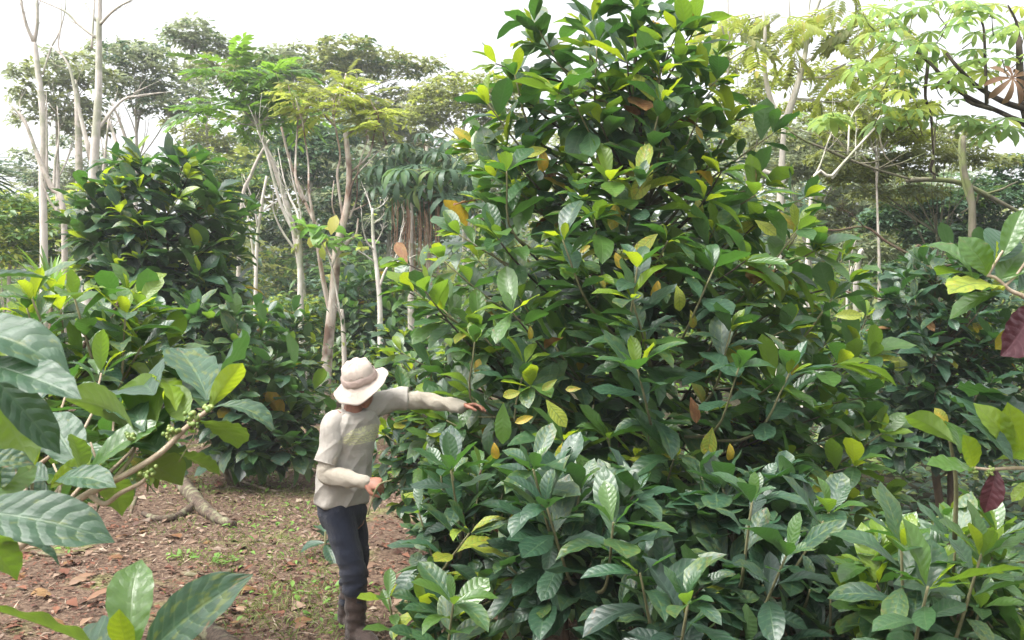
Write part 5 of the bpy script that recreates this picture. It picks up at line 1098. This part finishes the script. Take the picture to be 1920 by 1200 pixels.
def person():
    mskin = skin_mat()
    pc = q(678, 815, -.14)
    mshirt = cloth('shirt_cloth', (.35, .325, .29), (.42, .39, .345), print_=(pc, nrm((.62, -.35, .62)), nrm((-.55, .3, .75)), FW, (.62, .62, .36)), dirt=(.36, .31, .26))
    munder = cloth('undershirt_cloth', (.33, .295, .24), (.40, .36, .295), dirt=(.26, .22, .17))
    mjean = cloth('jeans_cloth', (.006, .009, .019), (.016, .021, .038), 30, 900, .85, dirt=(.035, .035, .045))
    mboot = cloth('boot_rubber', (.035, .022, .018), (.06, .04, .032), 12, 200, .6, dirt=(.12, .085, .06))
    mhat = cloth('hat_cloth', (.44, .37, .315), (.52, .445, .385), 10, 600); mband = cloth('hat_band_cloth', (.40, .30, .26), (.47, .365, .32), 16, 600)
    mlens = NB('lens'); mlens = mlens.done(mlens.bsdf((.012, .012, .014), .15, .5))
    mhair = NB('hair'); mhair = mhair.done(mhair.bsdf((.02, .014, .01), .6, .3))
    # joints
    shR, elR, wrR = q(625, 795, -.15), q(613, 889, -.20), q(684, 905, -.30)
    shL, elL, wrL = q(712, 757, .10), q(800, 752, .14), q(866, 763, .10)
    hc = q(678, 727, -.06)
    Uh = nrm((-.12, -.45, .88)); Fh = nrm(np.array([.25, -.8, -.55])); Fh = nrm(Fh - Uh * Fh.dot(Uh)); Rh = np.cross(Fh, Uh)
    g = Geo()
    # trunk, neck, head
    ell_loft(g, [(q(px, py, dy), RT * a, FW * b_) for py, px, dy, a, b_ in ((1000, 645, 0, .06, .06), (985, 645, 0, .13, .10), (950, 643, 0, .155, .115), (905, 643, 0, .145, .105), (860, 648, -.01, .15, .11), (815, 654, -.03, .17, .115), (790, 659, -.04, .165, .10), (772, 663, -.05, .10, .07))])
    limb(g, [q(661, 785, -.05), q(664, 760, -.06), hc - Uh * .03], [.062, .056, .055])
    ball(g, hc + Uh * .025 - Fh * .012, .073, .088, .098, np.array([Rh, Fh, Uh]))
    ball(g, hc - Uh * .045 + Fh * .025, .056, .062, .068, np.array([Rh, Fh, Uh]))
    ball(g, hc - Uh * .088 + Fh * .062, .024, .020, .018, np.array([Rh, Fh, Uh]))       # chin
    limb(g, [hc + Fh * .078 + Uh * .01, hc + Fh * .098 - Uh * .022], [.009, .015], 10)     # nose
    for s in (-1, 1):
        ball(g, hc + Rh * s * .076 - Uh * .01 - Fh * .01, .010, .020, .032, np.array([Rh, Fh, Uh]))   # ears
        ball(g, hc + Rh * s * .035 + Fh * .058 - Uh * .018, .020, .02, .02, np.array([Rh, Fh, Uh]))   # cheeks
    limb(g, [hc + Rh * -.024 + Fh * .076 - Uh * .055, hc + Fh * .084 - Uh * .053, hc + Rh * .024 + Fh * .076 - Uh * .055], [.006, .008, .006], 8)   # lips
    limb(g, [hc + Rh * -.02 + Fh * .076 - Uh * .064, hc + Fh * .083 - Uh * .066, hc + Rh * .02 + Fh * .076 - Uh * .064], [.006, .008, .006], 8)
    # arms
    limb(g, [q(640, 790, -.1), shR, elR], [.06, .055, .042]); limb(g, [elR, lerp(elR, wrR, .4), wrR], [.042, .038, .027])
    limb(g, [q(690, 770, .05), q(720, 753, .11), elL], [.05, .046, .040]); limb(g, [elL, lerp(elL, wrL, .4), wrL], [.042, .038, .026])
    # legs
    hipR, knR, anR = q(634, 960, -.07), q(660, 1058, -.11), q(667, 1168, -.05); hipL, knL, anL = q(656, 960, .07), q(668, 1055, .10), q(650, 1150, .20)
    limb(g, [hipR, knR, anR], [.082, .056, .040], 16, 8); limb(g, [hipL, knL, anL], [.082, .056, .040], 16, 8)
    # hands
    def hand(wr, d, n, bends, thumb):
        d = nrm(d); n = nrm(n - d * np.dot(n, d)); s = np.cross(d, n)
        ell_loft(g, [(wr + d * t, s * a, n * b_) for t, a, b_ in ((-.02, .024, .019), (.0, .026, .019), (.03, .036, .019), (.06, .042, .017), (.085, .041, .014), (.098, .030, .010))], 16)
        for k, (o_, L) in enumerate(zip((-.030, -.010, .011, .030), (.062, .076, .080, .070))):
            p = wr + d * (.083 - .006 * abs(k - 1.7)) + s * o_; dd = d + s * o_ * 2; pts = [p - d * .02, p]
            for j, (f, bd) in enumerate(zip((.45, .31, .24), bends)):
                a = bd + .05 * k; dd = nrm(dd * math.cos(a) - n * math.sin(a)); p = p + dd * L * f; pts.append(p)
            limb(g, pts, [.0095, .0095, .0088, .008, .0068], 10, 3)
        p = wr + d * .022 + s * .030; t = nrm(d * .62 + s * .70 - n * thumb)
        limb(g, [p - t * .015, p + t * .035, p + nrm(t + d * .5 - n * .3) * .064, p + nrm(t + d * .9 - n * .6) * .085], [.014, .0125, .0105, .008], 10, 3)
    hand(wrL, (.98, .02, .10), (.1, .35, .9), (.25, .45, .35), .55)
    hand(wrR, (.96, -.1, -.04), (.05, -.75, .65), (1.05, 1.25, .8), .45)
    body = fused(g, 'person', mskin, None, .0045, 2)
    body.name = 'person'
    tag(body, 'worker in beige hat, grey T-shirt and dark jeans reaching into the coffee tree', 'person')
    # T-shirt: trunk and both short sleeves
    def folds(c):
        v = Vector(c.tolist()); a = mnoise.noise(Vector((v.x * 9 + v.z * 6, v.y * 9, v.z * 5))); b_ = 1 - abs(mnoise.noise(Vector((v.x * 9 - v.z * 7, v.y * 9, v.z * 4 + 3)))) * 2.2
        w = 1.6 if v.z < 1.05 else 1.0
        c_ = mnoise.noise(Vector((v.x * 16 + v.z * 9, v.y * 16, v.z * 20)))
        return .006 * a * w + .008 * max(0, b_) ** 2 * w + .003 * c_ - .002
    g = Geo()
    ell_loft(g, [(q(px, py, dy), RT * a, FW * b_) for py, px, dy, a, b_ in ((946, 641, 0, .150, .12), (941, 641, 0, .172, .138), (915, 643, 0, .176, .140), (880, 647, 0, .168, .132), (840, 653, -.01, .170, .128), (810, 658, -.03, .180, .126), (790, 662, -.04, .180, .112), (777, 666, -.045, .140, .090), (770, 669, -.05, .086, .066))], 30)
    limb(g, [q(675, 775, .02), shL, q(738, 748, .12), q(764, 748, .13)], [.076, .076, .070, .066], 20, 5, True)
    sh = fused(g, 'shirt', mshirt, body, .005, 2, folds)
    g = Geo(); limb(g, [q(640, 788, -.10), q(624, 797, -.15), lerp(shR, elR, .45), q(610, 868, -.19)], [.066, .068, .066, .066], 22, 7, True); fused(g, 'shirt_sleeve', mshirt, sh, .005, 2, lambda c: folds(c) * .7 - .001)
    g = Geo(); th = np.linspace(0, 2 * math.pi, 25); ax_ = nrm(q(610, 868, -.19) - lerp(shR, elR, .45)); u_ = nrm(np.cross(ax_, [0, 1, 0])); v_ = np.cross(ax_, u_)
    add_tube(g, [q(610, 867, -.19) + (u_ * math.cos(t) + v_ * math.sin(t)) * .0665 for t in th], .0035, 6); g.build('hem', mshirt, sh)
    # long cream sleeves underneath
    def sl_folds(c):
        v = Vector(c.tolist()); return .007 * mnoise.noise(v * 16) + .011 * max(0, 1 - abs(mnoise.noise(Vector((v.x * 11 + v.z * 9, v.y * 8, v.z * 12)))) * 2.2) - .001
    g = Geo(); limb(g, [lerp(shR, elR, .5), lerp(shR, elR, .8), elR + np.array([-.004, 0, -.008]), lerp(elR, wrR, .3), lerp(elR, wrR, .7), wrR + nrm(elR - wrR) * .004], [.050, .050, .051, .050, .043, .035], 18, 5); fused(g, 'sleeve', munder, body, .005, 2, sl_folds)
    g = Geo(); limb(g, [q(745, 749, .12), elL, lerp(elL, wrL, .5), wrL + nrm(elL - wrL) * .004], [.052, .050, .044, .036], 18, 6); fused(g, 'sleeve', munder, body, .005, 2, sl_folds)
    # jeans
    def j_folds(c):
        v = Vector(c.tolist()); k = max(0, min(1, (.62 - v.z) / .3)); return (.007 + .010 * k) * mnoise.noise(Vector((v.x * 9, v.y * 9, v.z * 18))) + .015 * k * max(0, 1 - abs(mnoise.noise(Vector((v.x * 6, v.y * 6 + v.z * 4, v.z * 16)))) * 2)
    g = Geo()
    ell_loft(g, [(q(px, py, 0), RT * a, FW * b_) for py, px, a, b_ in ((1000, 643, .06, .05), (985, 643, .13, .105), (960, 642, .162, .128), (930, 642, .160, .125), (905, 643, .150, .112))], 26)
    limb(g, [hipR, q(645, 1008, -.09), knR, q(665, 1092, -.1), q(667, 1118, -.08)], [.098, .090, .074, .068, .058], 20, 6)
    limb(g, [hipL, q(664, 1008, .09), knL, q(662, 1092, .14), q(656, 1118, .17)], [.094, .086, .072, .066, .056], 20, 6)
    fused(g, 'jeans', mjean, body, .007, 2, j_folds)
    # rubber boots
    def b_folds(c):
        v = Vector(c.tolist()); return .0035 * math.sin(v.z * 95 + 4 * mnoise.noise(v * 6)) * (v.z > .09)
    for an, kn, yaw in ((anR, q(667, 1095, -.09), 0), (anL, q(660, 1095, .14), .2)):
        d = nrm(FW + RT * yaw); an2 = an.copy(); gzv = gz(an[0], an[1]); an2[2] = gzv + .10
        g = Geo(); limb(g, [kn, lerp(kn, an2, .5), an2, an2 - UPZ * .05], [.070, .066, .056, .052], 18, 6)
        ell_loft(g, [(an2 + d * t + UPZ * (gzv + h * .5 - an2[2]), nrm(np.cross(d, UPZ)) * a, UPZ * h * .5) for t, a, h in ((-.075, .018, .06), (-.062, .036, .095), (-.02, .043, .12), (.05, .045, .11), (.10, .050, .095), (.15, .048, .075), (.185, .034, .055), (.20, .014, .04))], 18)
        bt = fused(g, 'boot', mboot, body, .006, 2, b_folds)
        g = Geo(); ell_loft(g, [(an2 + d * t + UPZ * (gzv + .012 - an2[2]), nrm(np.cross(d, UPZ)) * a, UPZ * .014) for t, a in ((-.082, .012), (-.068, .037), (-.02, .045), (.03, .042), (.10, .053), (.155, .051), (.19, .036), (.207, .012))], 14); g.build('boot_sole', mboot, bt)
    # hat: dome, drooping wavy brim, band
    hx = hc + Uh * .062; A = nrm((-.20, -.45, .87)); B1 = nrm(np.cross(A, [0, 1, .2])); B2 = np.cross(A, B1)
    n = 56; th = np.linspace(0, 2 * math.pi, n, endpoint=False); prof = [(.0, .118), (.03, .117), (.060, .110), (.082, .092), (.094, .062), (.100, .026), (.104, .0), (.107, -.006)]
    V = []
    for r, h in prof:
        for t in th:
            w = 1 + .07 * mnoise.noise(Vector((math.cos(t) * 2.2, math.sin(t) * 2.2, h * 24)))
            V.append(hx + (B1 * math.cos(t) + B2 * math.sin(t)) * (r * w) + A * (h + .016 * mnoise.noise(Vector((math.cos(t) * 3, math.sin(t) * 3, r * 30))) * (r > .02)))
    up_side = math.atan2(np.dot([1, 0, .25], B2), np.dot([1, 0, .25], B1))            # the side of the brim that lifts
    for k in range(1, 9):
        f = k / 8; r = .107 + .066 * f
        for t in th:
            lift = max(0, math.cos(t - up_side)) ** 2
            h = -.006 - f * (.056 - .066 * lift) + .011 * f * math.sin(3 * t + 1) + .005 * f * math.sin(7 * t) + .006 * f * mnoise.noise(Vector((math.cos(t) * 4, math.sin(t) * 4, 1)))
            V.append(hx + (B1 * math.cos(t) + B2 * math.sin(t)) * r + A * h)
    V = np.array(V); rows = len(prof) + 8
    i, j = np.meshgrid(np.arange(rows - 1), np.arange(n), indexing='ij'); a = i * n + j; b_ = i * n + (j + 1) % n
    g = Geo(); g.add(V, np.stack([a, a + n, b_ + n, b_], -1).reshape(-1, 4)); hat = g.build('hat', mhat, body)
    so = hat.modifiers.new('thick', 'SOLIDIFY'); so.thickness = .004; so.offset = -1
    V = []
    for h, dr in ((.001, .002), (.006, .006), (.020, .0065), (.030, .006), (.040, .0055), (.045, .001)):
        for t in th:
            r = np.interp(h, [0, .026, .062], [.1045, .1005, .094]) + dr
            V.append(hx + (B1 * math.cos(t) + B2 * math.sin(t)) * r * (1 + .01 * math.sin(9 * t + h * 200)) + A * (h + .003 * math.sin(4 * t)))
    i, j = np.meshgrid(np.arange(5), np.arange(n), indexing='ij'); a = i * n + j; b_ = i * n + (j + 1) % n
    g = Geo(); g.add(np.array(V), np.stack([a, b_, b_ + n, a + n], -1).reshape(-1, 4)); g.build('hat_band', mband, hat)
    for s in (-1, 1):                                       # eyelets
        for k in range(3):
            t = up_side - 1.9 + .35 * k + (s > 0) * 2.4
            g = Geo(); c = hx + (B1 * math.cos(t) + B2 * math.sin(t)) * .096 + A * .058; ball(g, c, .0045, .0045, .0045, n=8); g.build('eyelet', mband, hat)
    # sunglasses, hair, eyes, brows
    g = Geo()
    for s in (-1, 1):
        c = hc + Rh * s * .033 + Fh * .088 + Uh * .012; ball(g, c, .027, .006, .020, np.array([Rh, Fh, Uh]), 14)
        limb(g, [c + Rh * s * .024, hc + Rh * s * .074 + Fh * .06 + Uh * .012, hc + Rh * s * .080 - Fh * .01 + Uh * .005], [.003, .003, .003], 6, 3)
    limb(g, [hc - Rh * .012 + Fh * .093 + Uh * .015, hc + Rh * .012 + Fh * .093 + Uh * .015], [.003, .003], 6, 3)
    g.build('sunglasses', mlens, body)
    g = Geo(); ell_loft(g, [(hc - Fh * (.012 + .01 * k) + Uh * (.055 - .03 * k), Rh * (.079 - .004 * k), Fh * (.090 - .012 * k)) for k in range(5)], 20); g.build('hair', mhair, body)
    meye = NB('eye'); meye = meye.done(meye.bsdf((.5, .48, .45), .2, .5))
    for s in (-1, 1):
        g = Geo(); ball(g, hc + Rh * s * .032 + Fh * .074 + Uh * .012, .012, .012, .010, np.array([Rh, Fh, Uh]), 10); g.build('eye', meye, body)
    # the twig each hand holds belongs to the plants; a stripped shoot hangs from the near hand
    pl = Plant('cut_shoot', 'green shoot held in the lower hand of the worker', 'shoot', tuple(q(708, 905, -.34)))
    pl.wood('stem', [q(735, 900, -.36), q(712, 908, -.34), q(700, 930, -.33), q(690, 965, -.32)], [.004, .006, .006, .004], 'twig', 7)
    pl.leaf(q(735, 900, -.36), (.8, -.2, .1), (0, -.3, 1), .16, 'mature'); pl.leaf(q(690, 962, -.32), (-.1, -.1, -1), (0, -1, .2), .14, 'fresh'); pl.leaf(q(733, 901, -.36), (.6, .4, .5), (0, -.3, 1), .12, 'fresh')
    pl.finish()
person()
